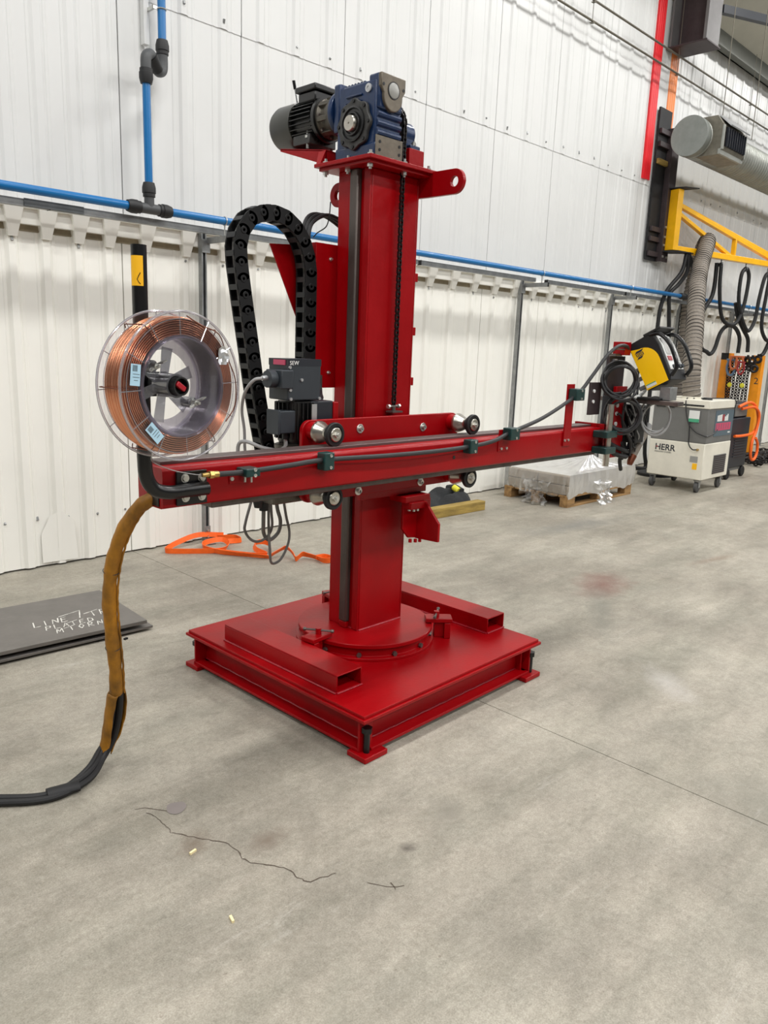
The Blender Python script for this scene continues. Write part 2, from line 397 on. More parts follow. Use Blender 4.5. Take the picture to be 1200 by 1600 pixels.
def floor_mat():
    m = bpy.data.materials.new('concrete'); m.use_nodes = True; nt = m.node_tree; N = nt.nodes; L = nt.links
    b = N['Principled BSDF']; tc = N.new('ShaderNodeTexCoord'); P = tc.outputs['Object']
    def noise(scale, det=5, rough=0.6, stretch=None, rotz=0, dist=0.0):
        v = P
        if stretch or rotz:
            mp = N.new('ShaderNodeMapping'); mp.inputs['Scale'].default_value = stretch or (1, 1, 1); mp.inputs['Rotation'].default_value = (0, 0, rotz)
            L.new(P, mp.inputs[0]); v = mp.outputs[0]
        n = N.new('ShaderNodeTexNoise'); n.inputs['Scale'].default_value = scale; n.inputs['Detail'].default_value = det; n.inputs['Roughness'].default_value = rough
        n.inputs['Distortion'].default_value = dist
        L.new(v, n.inputs['Vector']); return n.outputs['Fac']
    def ramp(f, p0, c0, p1, c1):
        r = N.new('ShaderNodeValToRGB'); e = r.color_ramp.elements
        e[0].position = p0; e[1].position = p1; e[0].color = (*c0, 1) if len(c0) == 3 else c0; e[1].color = (*c1, 1) if len(c1) == 3 else c1
        L.new(f, r.inputs[0]); return r.outputs[0]
    def mixc(kind, fac, a, bb):
        x = N.new('ShaderNodeMix'); x.data_type = 'RGBA'; x.blend_type = kind
        if isinstance(fac, float): x.inputs[0].default_value = fac
        else: L.new(fac, x.inputs[0])
        for sock, val in ((x.inputs[6], a), (x.inputs[7], bb)):
            if isinstance(val, tuple): sock.default_value = (*val, 1)
            else: L.new(val, sock)
        return x.outputs[2]
    base = ramp(noise(0.9, 6, 0.65), 0.32, lin((148, 142, 132)), 0.68, lin((178, 173, 162)))
    base = mixc('MULTIPLY', 0.8, base, ramp(noise(3.5, 8, 0.75), 0.3, (0.80, 0.81, 0.80), 0.65, (1.05, 1.04, 1.02)))
    base = mixc('MULTIPLY', 0.8, base, ramp(noise(2.0, 6, 0.7, (0.5, 2.4, 1), 0.5, 0.6), 0.33, (0.80, 0.81, 0.79), 0.58, (1.03, 1.03, 1.03)))
    base = mixc('MULTIPLY', 0.7, base, ramp(noise(1.3, 5, 0.7, (0.35, 2.6, 1), 0.35, 0.4), 0.36, (0.80, 0.82, 0.81), 0.55, (1.0, 1.0, 1.0)))
    base = mixc('MULTIPLY', 0.85, base, ramp(noise(55, 5, 0.85), 0.3, (0.74, 0.73, 0.71), 0.66, (1.16, 1.16, 1.16)))
    base = mixc('MULTIPLY', 0.7, base, ramp(noise(14, 6, 0.8, None, 0, 0.8), 0.32, (0.82, 0.81, 0.79), 0.62, (1.07, 1.07, 1.07)))
    base = mixc('MULTIPLY', 0.85, base, ramp(noise(210, 3, 0.85), 0.30, (0.66, 0.64, 0.62), 0.62, (1.14, 1.14, 1.14)))
    # pale scuffs
    sc = ramp(noise(3.2, 7, 0.8, (0.4, 2.2, 1), 0.8, 1.0), 0.60, (0, 0, 0), 0.74, (0.45, 0.45, 0.45))
    base = mixc('MIX', sc, base, lin((196, 192, 184)))
    # dark specks
    sp = ramp(noise(28, 2, 0.9), 0.70, (0, 0, 0), 0.76, (0.55, 0.55, 0.55))
    base = mixc('MIX', sp, base, lin((106, 96, 85)))
    def stain(x, y, rx, ry, rot, col, amt, nscale=4.0):
        mp = N.new('ShaderNodeMapping'); mp.vector_type = 'TEXTURE'
        mp.inputs['Location'].default_value = (x, y, 0); mp.inputs['Rotation'].default_value = (0, 0, rot); mp.inputs['Scale'].default_value = (rx, ry, 1)
        L.new(P, mp.inputs[0])
        ln = N.new('ShaderNodeVectorMath'); ln.operation = 'LENGTH'; L.new(mp.outputs[0], ln.inputs[0])
        n = noise(nscale, 5, 0.7, None, 0, 0.5)
        ad = N.new('ShaderNodeMath'); ad.operation = 'MULTIPLY_ADD'; ad.inputs[1].default_value = 1.3; L.new(n, ad.inputs[0]); L.new(ln.outputs['Value'], ad.inputs[2])
        hf = N.new('ShaderNodeMath'); hf.operation = 'MULTIPLY'; hf.inputs[1].default_value = 0.5; L.new(ad.outputs[0], hf.inputs[0])
        r = ramp(hf.outputs[0], 0.33, (amt, amt, amt), 0.76, (0, 0, 0))
        nonlocal base
        base = mixc('MIX', r, base, lin(col))
    stain(4.60, 2.42, 0.46, 0.24, 0.3, (108, 62, 54), 0.8)
    stain(4.1, 2.15, 0.8, 0.12, 0.55, (116, 116, 107), 0.6)
    stain(5.9, 2.2, 0.45, 0.07, -0.2, (122, 98, 80), 0.55)
    stain(1.59, 1.40, 0.035, 0.05, 0.7, (90, 85, 78), 0.9, 12)
    stain(1.83, 1.44, 0.13, 0.09, 0.7, (124, 120, 110), 0.7, 6)
    stain(1.12, 1.86, 0.10, 0.06, 0.6, (100, 86, 72), 0.8, 18)
    stain(1.30, 1.72, 0.10, 0.07, 0.3, (112, 100, 88), 0.8, 20)
    stain(6.0, 3.5, 1.0, 0.25, -0.1, (114, 114, 109), 0.7, 3)
    stain(3.4, 1.4, 0.3, 0.12, 0.9, (192, 188, 184), 0.45, 6)
    stain(2.75, 0.55, 0.3, 0.5, 0.3, (124, 124, 112), 0.6, 3)
    stain(0.9, 1.0, 0.06, 0.5, -0.9, (130, 130, 118), 0.5, 5)
    L.new(base, b.inputs['Base Color'])
    rr = N.new('ShaderNodeMapRange'); rr.inputs['To Min'].default_value = 0.38; rr.inputs['To Max'].default_value = 0.72
    L.new(noise(2.5, 6, 0.7), rr.inputs['Value']); L.new(rr.outputs[0], b.inputs['Roughness'])
    b.inputs['Specular IOR Level'].default_value = 0.35
    bp = N.new('ShaderNodeBump'); bp.inputs['Strength'].default_value = 0.25; bp.inputs['Distance'].default_value = 0.004
    L.new(noise(120, 4, 0.8), bp.inputs['Height']); L.new(bp.outputs[0], b.inputs['Normal'])
    return m
M['floor'] = floor_mat()

# ================================================================== SETTING
W = 5.03                                    # face of the wall liner
JX = 2.575                                  # sawn joint in the slab
fl = MB().box(-8, JX-0.002, -9, 5.25, -0.2, 0.0).box(JX+0.002, 24, -9, 5.25, -0.2, 0.0).box(JX-0.003, JX+0.003, -9, 5.25, -0.2, -0.006)
floor = struct(fl, 'floor', M['floor'])
def flat_strip(pts, w0, z=0.0012):
    mb = MB(); P = [Vector((p[0], p[1], z)) for p in pts]; vs = []
    for i, p in enumerate(P):
        d = (P[min(i+1, len(P)-1)]-P[max(i-1, 0)]); d = Vector((-d.y, d.x, 0)).normalized()*w0*random.uniform(0.4, 1.0)/2
        vs += [p-d, p+d]
    return mb.add(vs, [(2*i, 2*i+2, 2*i+3, 2*i+1) for i in range(len(P)-1)])
ck = [(1.09,2.10),(1.105,2.06),(1.10,2.0),(1.095,1.955),(1.12,1.915),(1.15,1.86),(1.19,1.80),(1.20,1.75),(1.185,1.70),(1.20,1.655),(1.235,1.62),(1.26,1.57),(1.255,1.52),(1.27,1.485),(1.31,1.475),(1.36,1.455)]
ck2 = []
for i in range(len(ck)-1):
    for k in range(4):
        t = k/4; ck2.append((ck[i][0]*(1-t)+ck[i+1][0]*t+random.uniform(-.004, .004), ck[i][1]*(1-t)+ck[i+1][1]*t+random.uniform(-.004, .004)))
flat_strip(ck2, 0.004).build('crack', M['crack'], floor)
flat_strip([(1.07,2.14),(1.10,2.125),(1.135,2.075),(1.15,2.055)], 0.004).build('crack', M['crack'], floor)
flat_strip([(1.39,1.37),(1.42,1.32),(1.44,1.30),(1.46,1.29)], 0.0025).build('crack', M['crack'], floor)
flat_strip([(1.44,1.325),(1.435,1.305),(1.43,1.295)], 0.004).build('crack', M['crack'], floor)
mb = MB(); n = 26
mb.add([(1.176+0.034*math.cos(a)*(1+.12*math.sin(2*a)), 2.058+0.033*math.sin(a)*(1+.1*math.cos(3*a)), 0.0015) for a in [2*PI*i/n for i in range(n)]], [tuple(range(n))])
mb.build('dried_spill', M['patch'], floor)

# back wall with its liner panels
wall = struct(MB().box(-6, 24, W+0.035, W+0.25, 0, 6.42), 'wall_back', M['wall'])
def panel(x0, x1, z0, z1, y, pitch, prj, mt, name='panel', ends=0.012):
    """one profiled sheet: trapezoid ribs standing proud of the pan"""
    prof = [(x0+0.004, y+0.03), (x0+0.004, y)]
    n = max(1, round((x1-x0)/pitch)); p = (x1-x0)/n
    for i in range(n):
        c0 = x0+p*(i+0.5)
        prof += [(c0-0.040, y), (c0-0.020, y-prj), (c0+0.020, y-prj), (c0+0.040, y)]
        for q in (0.25, 0.5, 0.75):
            if i < n-1 or q < 0.3:
                xc = c0+p*q
                if xc+0.012 < x1-0.01 and abs(q-0.5) > 0.1: prof += [(xc-0.012, y), (xc-0.007, y-0.003), (xc+0.007, y-0.003), (xc+0.012, y)]
    prof += [(x1-0.004, y), (x1-0.004, y+0.03)]
    vs = [(a, b, z0) for a, b in prof]+[(a, b, z1) for a, b in prof]; m = len(prof)
    fs = [(i, i+1, m+i+1, m+i) for i in range(m-1)]
    return MB().add(vs, fs).build(name, mt, wall, ang=20)
seams = [-6, -5, -4, -3, -2, -1, -0.3, 0.62, 1.55, 2.563, 3.49, 4.46, 5.437, 6.437, 7.46, 8.42, 9.38, 10.35, 11.33, 12.3, 13.3, 14.3, 15.3, 16.3, 17.3, 18.3, 19.3, 20.3, 21.3, 22.3, 23.3]
scr = MB()
for i in range(len(seams)-1):
    a, b = seams[i], seams[i+1]
    pit = 0.2 if b <= 2.6 else (b-a)/3
    panel(a, b, 0.012, 2.115, W, pit, 0.02, M['wall'])
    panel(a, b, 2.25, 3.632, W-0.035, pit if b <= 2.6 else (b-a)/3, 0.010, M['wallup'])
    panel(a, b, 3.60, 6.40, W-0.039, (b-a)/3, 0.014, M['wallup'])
    # fascia with tapered rib ends under the upper sheets
    mf = MB(); n = max(1, round((b-a)/pit)); p = (b-a)/n
    mf.box(a, b, W-0.045, W+0.02, 2.15, 2.255)
    mf.box(a, b, W-0.075, W+0.02, 2.24, 2.262)
    mf.build('fascia', M['wall'], wall)
    for k in range(n):
        mg = MB()
        c0 = a+p*(k+0.5)
        t = [(c0-0.055, 2.24), (c0+0.055, 2.24), (c0+0.026, 2.075), (c0-0.026, 2.075)]
        f = [(x, W-0.085 if z > 2.2 else W-0.042, z) for x, z in t]; bk = [(x, W+0.01, z) for x, z in t]
        mg.add(f+bk, [(0, 3, 2, 1), (0, 1, 5, 4), (1, 2, 6, 5), (2, 3, 7, 6), (3, 0, 4, 7)]).build('rib_end', M['wall'], wall)
        for zz in (0.32, 2.05, 3.66):
            if random.random() < 0.75:
                yy = {0.32: W, 2.05: W-0.02, 3.66: W-0.039-0.014}[zz]; xx = c0+(0.06 if zz == 0.32 else 0)
                scr.cyl((xx, yy+0.002, zz+random.uniform(-.03, .03)), (xx, yy-0.007, zz), 0.008, n=6)
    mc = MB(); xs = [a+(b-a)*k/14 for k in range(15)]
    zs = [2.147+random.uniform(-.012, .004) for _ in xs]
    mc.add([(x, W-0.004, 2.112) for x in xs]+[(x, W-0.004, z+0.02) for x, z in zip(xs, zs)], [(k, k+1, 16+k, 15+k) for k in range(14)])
    mc.build('recess_shade_strip', M['gap'], wall)  # ragged strip painted as the shade under the fascia
so = scr.build('screws', M['galv'], wall); so['kind'] = 'stuff'
# bent-up corner of the liner near the floor
mb = MB(); mb.add([(1.93, W-0.012, 0.03), (2.16, W-0.03, 0.03), (2.14, W-0.035, 0.30), (2.06, W-0.02, 0.37), (1.99, W-0.012, 0.34), (1.93, W-0.006, 0.22)], [(0, 1, 2, 3, 4, 5)])
mb.build('bent_flap', M['wall'], wall)

# coloured cladding strips beside the crane column
for nm, x0, x1, z0, mt in (('trim_1', 9.42, 9.60, 3.66, 'redstripe'), ('trim_2', 9.86, 10.06, 4.35, 'orangestripe')):
    pf = [(x0, W-0.03), (x0, W-0.062)]
    for q in range(4):
        xa = x0+(x1-x0)*(q+0.25)/4; pf += [(xa, W-0.062), (xa+0.008, W-0.067), (xa+0.014, W-0.067), (xa+0.022, W-0.062)]
    pf += [(x1, W-0.062), (x1, W-0.03)]
    struct(MB().prism([(x, y, z0) for x, y in pf], (0, 0, 6.4-z0)), nm, M[mt])

# roof over the far end: sheet, eave beam and purlins
def roofz(y): return 5.62+(5.0-y)*0.72
mb = MB(); mb.add([(8.5, 5.2, roofz(5.2)+.1), (24, 5.2, roofz(5.2)+.1), (24, 1.0, roofz(1.0)+.1), (8.5, 1.0, roofz(1.0)+.1), (8.5, 5.2, roofz(5.2)+.14), (24, 5.2, roofz(5.2)+.14), (24, 1.0, roofz(1.0)+.14), (8.5, 1.0, roofz(1.0)+.14)],
                  [(0, 1, 2, 3), (7, 6, 5, 4), (0, 4, 5, 1), (1, 5, 6, 2), (2, 6, 7, 3), (3, 7, 4, 0)])
ceil = struct(mb, 'ceiling', M['ceil'])
for k, (y, h) in enumerate(((4.93, 0.26), (3.75, 0.22), (2.6, 0.22), (1.5, 0.22))):
    z = roofz(y)+0.10
    m2 = MB().box(10.2 if k == 0 else 8.6, 24, y-0.01, y+0.01, z-h, z).box(10.2 if k == 0 else 8.6, 24, y-0.10, y+0.01, z-h, z-h+0.02)
    m2.build('purlin', M['purlin'], ceil)

# ================================================================== MANIPULATOR
BX, BY = 2.4065, 2.4505
def V(x, y, z): return Vector((BX+x, BY+y, z))
class RB(MB):
    """mesh builder in the manipulator's own frame (x, y from the base centre)"""
    def done(s, rot=0.0):
        c, n = math.cos(rot), math.sin(rot)
        s.v = [Vector((BX+p.x*c-p.y*n, BY+p.x*n+p.y*c, p.z)) for p in s.v]; return s
ROT = math.radians(1.1)

col = thing('welding_column', (BX, BY, 0), 'red steel column standing on a square red base with a round turntable', 'welding column')
rb = RB()
# side channels: web, bottom flange, top flange
for sgn in (-1, 1):
    rb.box(sgn*0.575, sgn*0.515, -0.56, 0.56, 0.022, 0.034) if sgn > 0 else rb.box(-0.575, -0.515, -0.545, 0.56, 0.022, 0.034)
    x0, x1 = sorted((sgn*0.515, sgn*0.505)); rb.box(x0, x1, -0.545, 0.56, 0.022, 0.158)
    y0, y1 = sorted((sgn*0.575, sgn*0.505)); rb.box(-0.53, 0.545, y0, y1, 0.022, 0.034)
    y0, y1 = sorted((sgn*0.515, sgn*0.505)); rb.box(-0.51, 0.53, y0, y1, 0.022, 0.158)
for y in (-0.548, 0.548): rb.box(-0.575, -0.505, y-0.005, y+0.005, 0.022, 0.158)
rb.box(0.53, 0.54, -0.575, -0.505, 0.034, 0.158)
frame_o = rb.done(ROT).build('base_frame', M['red2'], col, 0.002)
for sx in (-1, 1):
    for sy in (-1, 1):
        xa, xb = sorted((sx*0.592, sx*0.47)); ya, yb = sorted((sy*0.604, sy*0.505))
        RB().box(xa, xb, ya, yb, 0.0, 0.0225).done(ROT).build('foot_plate', M['red2'], frame_o, 0.004)
        lb = RB().cyl((sx*0.55, sy*0.568, 0.022), (sx*0.55, sy*0.568, 0.105), 0.0125, n=14)
        lb.hexa((sx*0.55, sy*0.568, 0.103), (sx*0.55, sy*0.568, 0.124), 0.021)
        lb.done(ROT).build('levelling_bolt', M['black'], frame_o)
for a, b in (((-0.51, -0.517, 0.036), (0.53, -0.517, 0.036)), ((-0.517, -0.54, 0.036), (-0.517, 0.54, 0.036))):
    RB().tube([Vector(a).lerp(Vector(b), i/30)+Vector((0, 0, 0.001*math.sin(i*2.1))) for i in range(31)], 0.004, 6).done(ROT).build('weld_bead', M['weld'], frame_o)
bp = RB().box(-0.594, 0.594, -0.594, 0.594, 0.157, 0.1705).done(ROT).build('lower_plate', M['red2'], col, 0.002)
bp = RB().box(-0.584, 0.584, -0.584, 0.584, 0.1705, 0.183).done(ROT).build('base_plate', M['red2'], col, 0.0015)
def rtube(x0, x1, y0, y1, z0, z1, t):
    r = RB()
    r.box(x0, x1, y0, y1, z0, z0+t); r.box(x0, x1, y0, y1, z1-t, z1)
    r.box(x0, x0+t, y0, y1, z0+t, z1-t); r.box(x1-t, x1, y0, y1, z0+t, z1-t)
    return r
for x0, x1 in ((-0.532, -0.395), (0.452, 0.588)):
    ft = rtube(x0, x1, -0.378, 0.37, 0.1835, 0.259, 0.0055).done(ROT).build('fork_tube', M['red2'], col, 0.0025)
    xs = x0 if x0 < 0 else x0
    RB().tube([(xs-0.003, -0.378+0.748*i/24, 0.186) for i in range(25)], 0.005, 6).done(ROT).build('weld_bead', M['weld'], ft)
    RB().tube([(x0+(x1-x0)*i/6, -0.381, 0.186) for i in range(7)], 0.004, 6).done(ROT).build('weld_bead', M['weld'], ft)
# turntable: lower ring, bolts, rotating disc
tt = RB().lathe((0, 0, 0.1835), (0, 0, 1), [(0.0, 0), (0.322, 0), (0.322, 0.012), (0.296, 0.014), (0.296, 0.052), (0.0, 0.052)], 64).done().build('turntable_ring', M['red2'], col, 0.001)
for k in range(12):
    a = 2*PI*k/12+0.2
    RB().hexa((0.30*math.cos(a), 0.30*math.sin(a), 0.206), (0.312*math.cos(a), 0.312*math.sin(a), 0.206), 0.011).done().build('ring_bolt', M['steel'], tt)
RB().lathe((0, 0, 0.2355), (0, 0, 1), [(0.0, 0), (0.31, 0), (0.313, 0.003), (0.313, 0.017), (0.310, 0.0195), (0.0, 0.0195)], 72).done().build('turntable_disc', M['red2'], col)
# turntable clamps with tommy bars
def clamp(ang, rr, tilt):
    d = Vector((math.cos(ang), math.sin(ang), 0)); t = Vector((-d.y, d.x, 0)); R = Matrix((d, t, Vector((0, 0, 1)))).transposed()
    c = RB().obox(d*(rr+0.015)+Vector((0, 0, 0.221)), (0.05, 0.035, 0.075), R)
    c.obox(d*(rr+0.05)+Vector((0, 0, 0.221)), (0.03, 0.075, 0.075), R).done()
    k = c.build('clamp_block', M['red2'], col, 0.002)
    RB().obox(d*(rr+0.01)+Vector((0, 0, 0.2695)), (0.125, 0.072, 0.02), R).done().build('clamp_plate', M['red2'], k, 0.003)
    RB().cyl(d*rr+Vector((0, 0, 0.2795)), d*rr+Vector((0, 0, 0.306)), 0.013).done().build('screw_head', M['red2'], k)
    b = Matrix.Rotation(tilt, 3, 'Z')@t; p = d*rr+Vector((0, 0, 0.296))
    h = RB().cyl(p-b*0.062, p+b*0.062, 0.005, n=8)
    for s in (-1, 1): h.lathe(p+b*0.062*s, b, [(0, -.008), (0.007, -.006), (0.0085, 0), (0.007, .006), (0, .008)], 10)
    h.done().build('tommy_bar', M['steel'], k)
clamp(math.radians(187), 0.325, 0.5); clamp(math.radians(-42), 0.335, -0.25); clamp(math.radians(74), 0.34, 0.2)
# column box, rails, weld
CX0, CX1, CY0, CY1, CT = -0.122, 0.150, -0.079, 0.110, 2.212
cbox = RB().box(CX0, CX1, CY0, CY1, 0.255, CT).done().build('column', M['red'], col, 0.006, 3)
RB().tube([Vector((CX0, CY0-.002, 0.257)).lerp(Vector((CX1, CY0-.002, 0.257)), i/20) for i in range(21)], 0.005, 6).done().build('weld_bead', M['weld'], cbox)
RB().tube([Vector((CX0-.002, CY0, 0.257)).lerp(Vector((CX0-.002, CY1, 0.257)), i/20) for i in range(21)], 0.005, 6).done().build('weld_bead', M['weld'], cbox)
for sx in (-1, 1):
    xa, xb = (CX0-0.008, CX0) if sx < 0 else (CX1, CX1+0.008)
    [RB().box(xa, xb, q0, q1, 0.256, CT).done().build('rail_backing', M['red'], col, 0.002) for q0, q1 in ((0.035, 0.112), (-0.078, -0.040))]
    xa, xb = (CX0-0.026, CX0) if sx < 0 else (CX1, CX1+0.026)
    RB().box(xa, xb, -0.022, 0.026, 0.285, CT).done().build('column_rail', M['railv'], col, 0.006)
    RB().box(xa+.002, xb-.002, -0.02, 0.024, 0.256, 0.285).done().build('rail_foot', M['red'], col, 0.003)
# head plates
hp = RB().box(-0.205, 0.215, -0.152, 0.185, 2.225, 2.240).done().build('head_plate', M['red'], col, 0.002)
RB().box(-0.190, 0.200, -0.135, 0.17, CT, 2.225).done().build('lower_head_plate', M['red'], hp, 0.002)
for x, y in ((-0.17, 0.15), (-0.17, -0.115), (-0.155, 0.03), (0.17, -0.115), (0.02, -0.118)):
    RB().cyl((x, y, CT-0.02), (x, y, 2.262), 0.006, n=10).hexa((x, y, CT-0.012), (x, y, CT-0.0005), 0.012).hexa((x, y, 2.2405), (x, y, 2.2515), 0.012).ring((x, y, 2.2402), (x, y, 2.2425), 0.016, 0.006, 16).done().build('head_bolt', M['zinc'], hp)
# lifting lugs
def lug(x, ydir, ybase, ytip, z0, z1):
    n = 14; rad = (z1-z0)/2; zc = (z0+z1)/2; cyy = ytip-ydir*rad; o = [(ybase, z0), (ybase, z1)]
    arc = [(cyy+ydir*rad*math.cos(a), zc+rad*math.sin(a)) for a in [PI/2-PI*i/n for i in range(n+1)]]
    pts = [(ybase, z1)]+arc+[(ybase, z0)]
    return RB().holed(pts, (cyy, zc), rad*0.42, (x, 0, 0), (0, 1, 0), (0, 0, 1), (0.018, 0, 0)).done().build('lifting_lug', M['red'], col, 0.0015)
lug(0.158, -1, 0.02, -0.318, 2.135, 2.233); lug(-0.095, 1, 0.112, 0.207, 2.085, 2.183)
for z in (1.815, 1.585, 1.365):
    RB().box(0.1505, 0.20, -0.055, -0.03, z-0.018, z+0.018).done().build('cable_tab', M['red'], col, 0.002)
# motor support bracket
mbk = RB(); mbk.prism([(-0.16, 0.165, 2.243), (-0.16, 0.47, 2.335), (-0.16, 0.47, 2.345), (-0.16, 0.165, 2.300)], (0.006, 0, 0))
mbk.prism([(-0.16, 0.165, 2.295), (-0.16, 0.47, 2.340), (-0.16, 0.47, 2.347), (-0.16, 0.165, 2.302)], (0.20, 0, 0))
mbk.prism([(0.034, 0.165, 2.243), (0.034, 0.47, 2.335), (0.034, 0.47, 2.345), (0.034, 0.165, 2.300)], (0.006, 0, 0))
mbk.prism([(-0.19, 0.165, 2.2405), (-0.19, 0.19, 2.2405), (-0.16, 0.21, 2.30), (-0.16, 0.165, 2.30)], (0.22, 0, 0.0))
mbk.done().build('motor_bracket', M['red'], col, 0.001)
# cable tray on the left of the column
tr = RB().box(-0.245, -0.10, 0.114, 0.120, 1.33, 1.925).box(-0.245, -0.239, 0.118, 0.20, 1.33, 1.925).done().build('cable_tray', M['red'], col, 0.001)
RB().prism([(-0.42, 0.196, 1.905), (-0.245, 0.196, 1.918), (-0.245, 0.196, 1.56), (-0.30, 0.196, 1.665)], (0, 0.005, 0)).done().build('tray_wing', M['red'], tr)
for z in (1.865, 1.395):
    RB().cyl((-0.165, 0.1185, z), (-0.165, 0.102, z), 0.0045, n=8).hexa((-0.165, 0.1185, z), (-0.165, 0.1115, z), 0.009).done().build('tray_bolt', M['zinc'], tr)
RB().box(-0.235, -0.205, 0.104, 0.119, 1.335, 1.385).done().build('switch_block', M['steel'], tr, 0.002)
# pillow block for the sprocket shaft
RB().box(0.07, 0.16, -0.095, 0.075, 2.2405, 2.318).done().build('bearing_block', M['red'], col, 0.002)
pbm = RB().box(0.085, 0.145, -0.085, 0.065, 2.3185, 2.335)
pbm.lathe((0.085, -0.01, 2.385), (1, 0, 0), [(0, 0), (0.05, 0), (0.05, 0.055), (0, 0.055)], 28); pbm.box(0.088, 0.142, -0.055, 0.035, 2.335, 2.385)
pbm.done().build('pillow_bearing', M['blue'], col, 0.003)
for y in (-0.075, 0.055): RB().cyl((0.115, y, 2.335), (0.115, y, 2.352), 0.006, n=8).hexa((0.115, y, 2.3355), (0.115, y, 2.346), 0.011).done().build('bearing_bolt', M['zinc'], col)
# black cables behind the column
for k in range(3): RB().tube(smoothpath([(-0.235, 0.16+.02*k, 1.80), (-0.24, 0.17+.02*k, 1.95), (-0.20, 0.18+.02*k, 2.02+.01*k), (-0.10, 0.18+.02*k, 2.05), (0.05, 0.18+.02*k, 1.98), (0.16, 0.17, 1.80+.03*k), (0.19, 0.12, 1.62), (0.165, 0.12, 1.45)], 6), 0.0085, 8).done().build('control_cable', M['cabled'], col)
RB().tube(smoothpath([(-0.14, 0.15, 2.10), (-0.142, 0.155, 2.04), (-0.15, 0.165, 2.0), (-0.175, 0.19, 1.975), (-0.19, 0.2, 1.955)], 5), 0.0025, 6).done().build('cable_tie', M['black'], col)

# ---- gear motor
gm = thing('gear_motor', V(-0.07, 0, 2.2405), 'blue worm gearbox with a black electric motor on top of the red column', 'gear motor')
GX0, GX1, GY0, GY1, GZ0, GZ1 = -0.143, 0.0, -0.118, 0.127, 2.241, 2.548
gb = RB().box(GX0, GX1, GY0+0.01, GY1-0.01, GZ0+0.002, GZ1-0.022)
gb.box(GX0-0.004, GX1+0.004, GY0+0.002, GY1-0.004, GZ0, GZ0+0.058)
gb.box(GX0+0.004, GX1-0.004, GY0, GY0+0.06, 2.42, GZ1); gb.box(GX0-0.004, GX1+0.004, GY1-0.03, GY1+0.010, 2.36, GZ1-0.004)
gb.done(); gearbox = gb.build('gearbox', M['blue'], gm, 0.009, 3)
for k in range(3):
    z = 2.335+0.034*k; RB().tube([(GX0+0.006, GY0+0.012, z), (GX1-0.006, GY0+0.012, z)], 0.013, 10).done().build('cooling_rib', M['blue'], gearbox)
for k in range(7):
    y = -0.03+0.018*k; RB().tube([(GX0+0.01, y, GZ1-0.023), (GX1-0.01, y, GZ1-0.023)], 0.008, 8).done().build('cooling_rib', M['blue'], gearbox)
RB().box(GX0-0.004, GX1+0.004, GY0-0.0005, GY0+0.004, GZ0+0.001, GZ0+0.082).done().build('machined_pad', M['castiron'], gearbox, 0.001)
# worm cover on the camera side
wc = RB(); pts = [(-0.138, 2.546), (-0.138, 2.515), (-0.125, 2.485), (-0.118, 2.462)]
arc = [(-0.070+0.052*math.cos(a), 2.468+0.052*math.sin(a)) for a in [PI+PI*i/12 for i in range(13)]]
pts = [(-0.138, 2.546), (-0.138, 2.50), (-0.122, 2.478)]+arc+[(-0.018, 2.478), (-0.003, 2.50), (-0.003, 2.546)]
wc.prism([(x, GY0-0.012, z) for x, z in pts][::-1], (0, 0.018, 0)); wc.done()
wcover = wc.build('worm_cover', M['castiron'], gearbox, 0.003)
RB().lathe((-0.070, GY0-0.0125, 2.492), (0, -1, 0), [(0, 0.003), (0.026, 0.003), (0.028, 0.002), (0.0285, -.004)], 28).done().build('bearing_cap', M['dimple'], wcover)
RB().lathe((-0.070, GY0-0.0123, 2.492), (0, -1, 0), [(0.0285, 0), (0.0285, 0.002), (0.032, 0.002), (0.032, 0)], 28, closed=True).done().build('cap_groove', M['black'], wcover)
for x, z in ((-0.126, 2.505), (-0.015, 2.505), (-0.125, 2.30), (-0.015, 2.30), (-0.125, 2.27), (-0.015, 2.27)):
    RB().cyl((x, GY0-0.0005, z), (x, GY0-0.0135 if z > 2.4 else GY0-0.002, z), 0.006, n=10).done().build('bolt_hole', M['black'], gearbox)
RB().hexa((-0.07, GY0+0.01, 2.425), (-0.07, GY0-0.008, 2.425), 0.010).done().build('drain_plug', M['zinc'], gearbox)
# output flange on the -X face
HC = (GX0-0.004, 0.002, 2.374)
fm = RB(); pr = []
for i in range(64):
    a = 2*PI*i/64; r = 0.092+0.005*math.cos(8*a); pr.append((HC[0]+0.004, HC[1]+r*math.cos(a), HC[2]+r*math.sin(a)))
fm.prism(pr, (-0.016, 0, 0)); fm.done(); flange = fm.build('output_flange', M['castdark'], gearbox, 0.003)
RB().lathe((HC[0]-0.011, HC[1], HC[2]), (-1, 0, 0), [(0.066, 0), (0.066, 0.008), (0.059, 0.010), (0.055, 0.003), (0.046, 0.003), (0.043, 0.012), (0.038, 0.012), (0.035, 0.002), (0, 0.002)], 40).done().build('seal_rings', M['motor'], flange)
RB().lathe((HC[0]-0.012, HC[1], HC[2]), (-1, 0, 0), [(0.030, 0), (0.030, 0.022), (0.028, 0.025), (0.004, 0.025), (0.003, 0.022), (0, 0.022)], 32).done().build('shaft_cap', M['silver'], flange)
for k in range(8):
    a = 2*PI*(k+0.0)/8
    RB().cyl((HC[0]-0.010, HC[1]+0.085*math.cos(a), HC[2]+0.085*math.sin(a)), (HC[0]-0.0165, HC[1]+0.085*math.cos(a), HC[2]+0.085*math.sin(a)), 0.007, n=12).done().build('flange_hole', M['black'], flange)
RB().lathe((GX0-0.001, -0.068, 2.497), (-1, 0, 0), [(0.016, 0), (0.016, 0.006), (0.007, 0.007), (0.006, 0.004), (0, 0.004)], 20).done().build('breather_plug', M['alu'], gearbox)
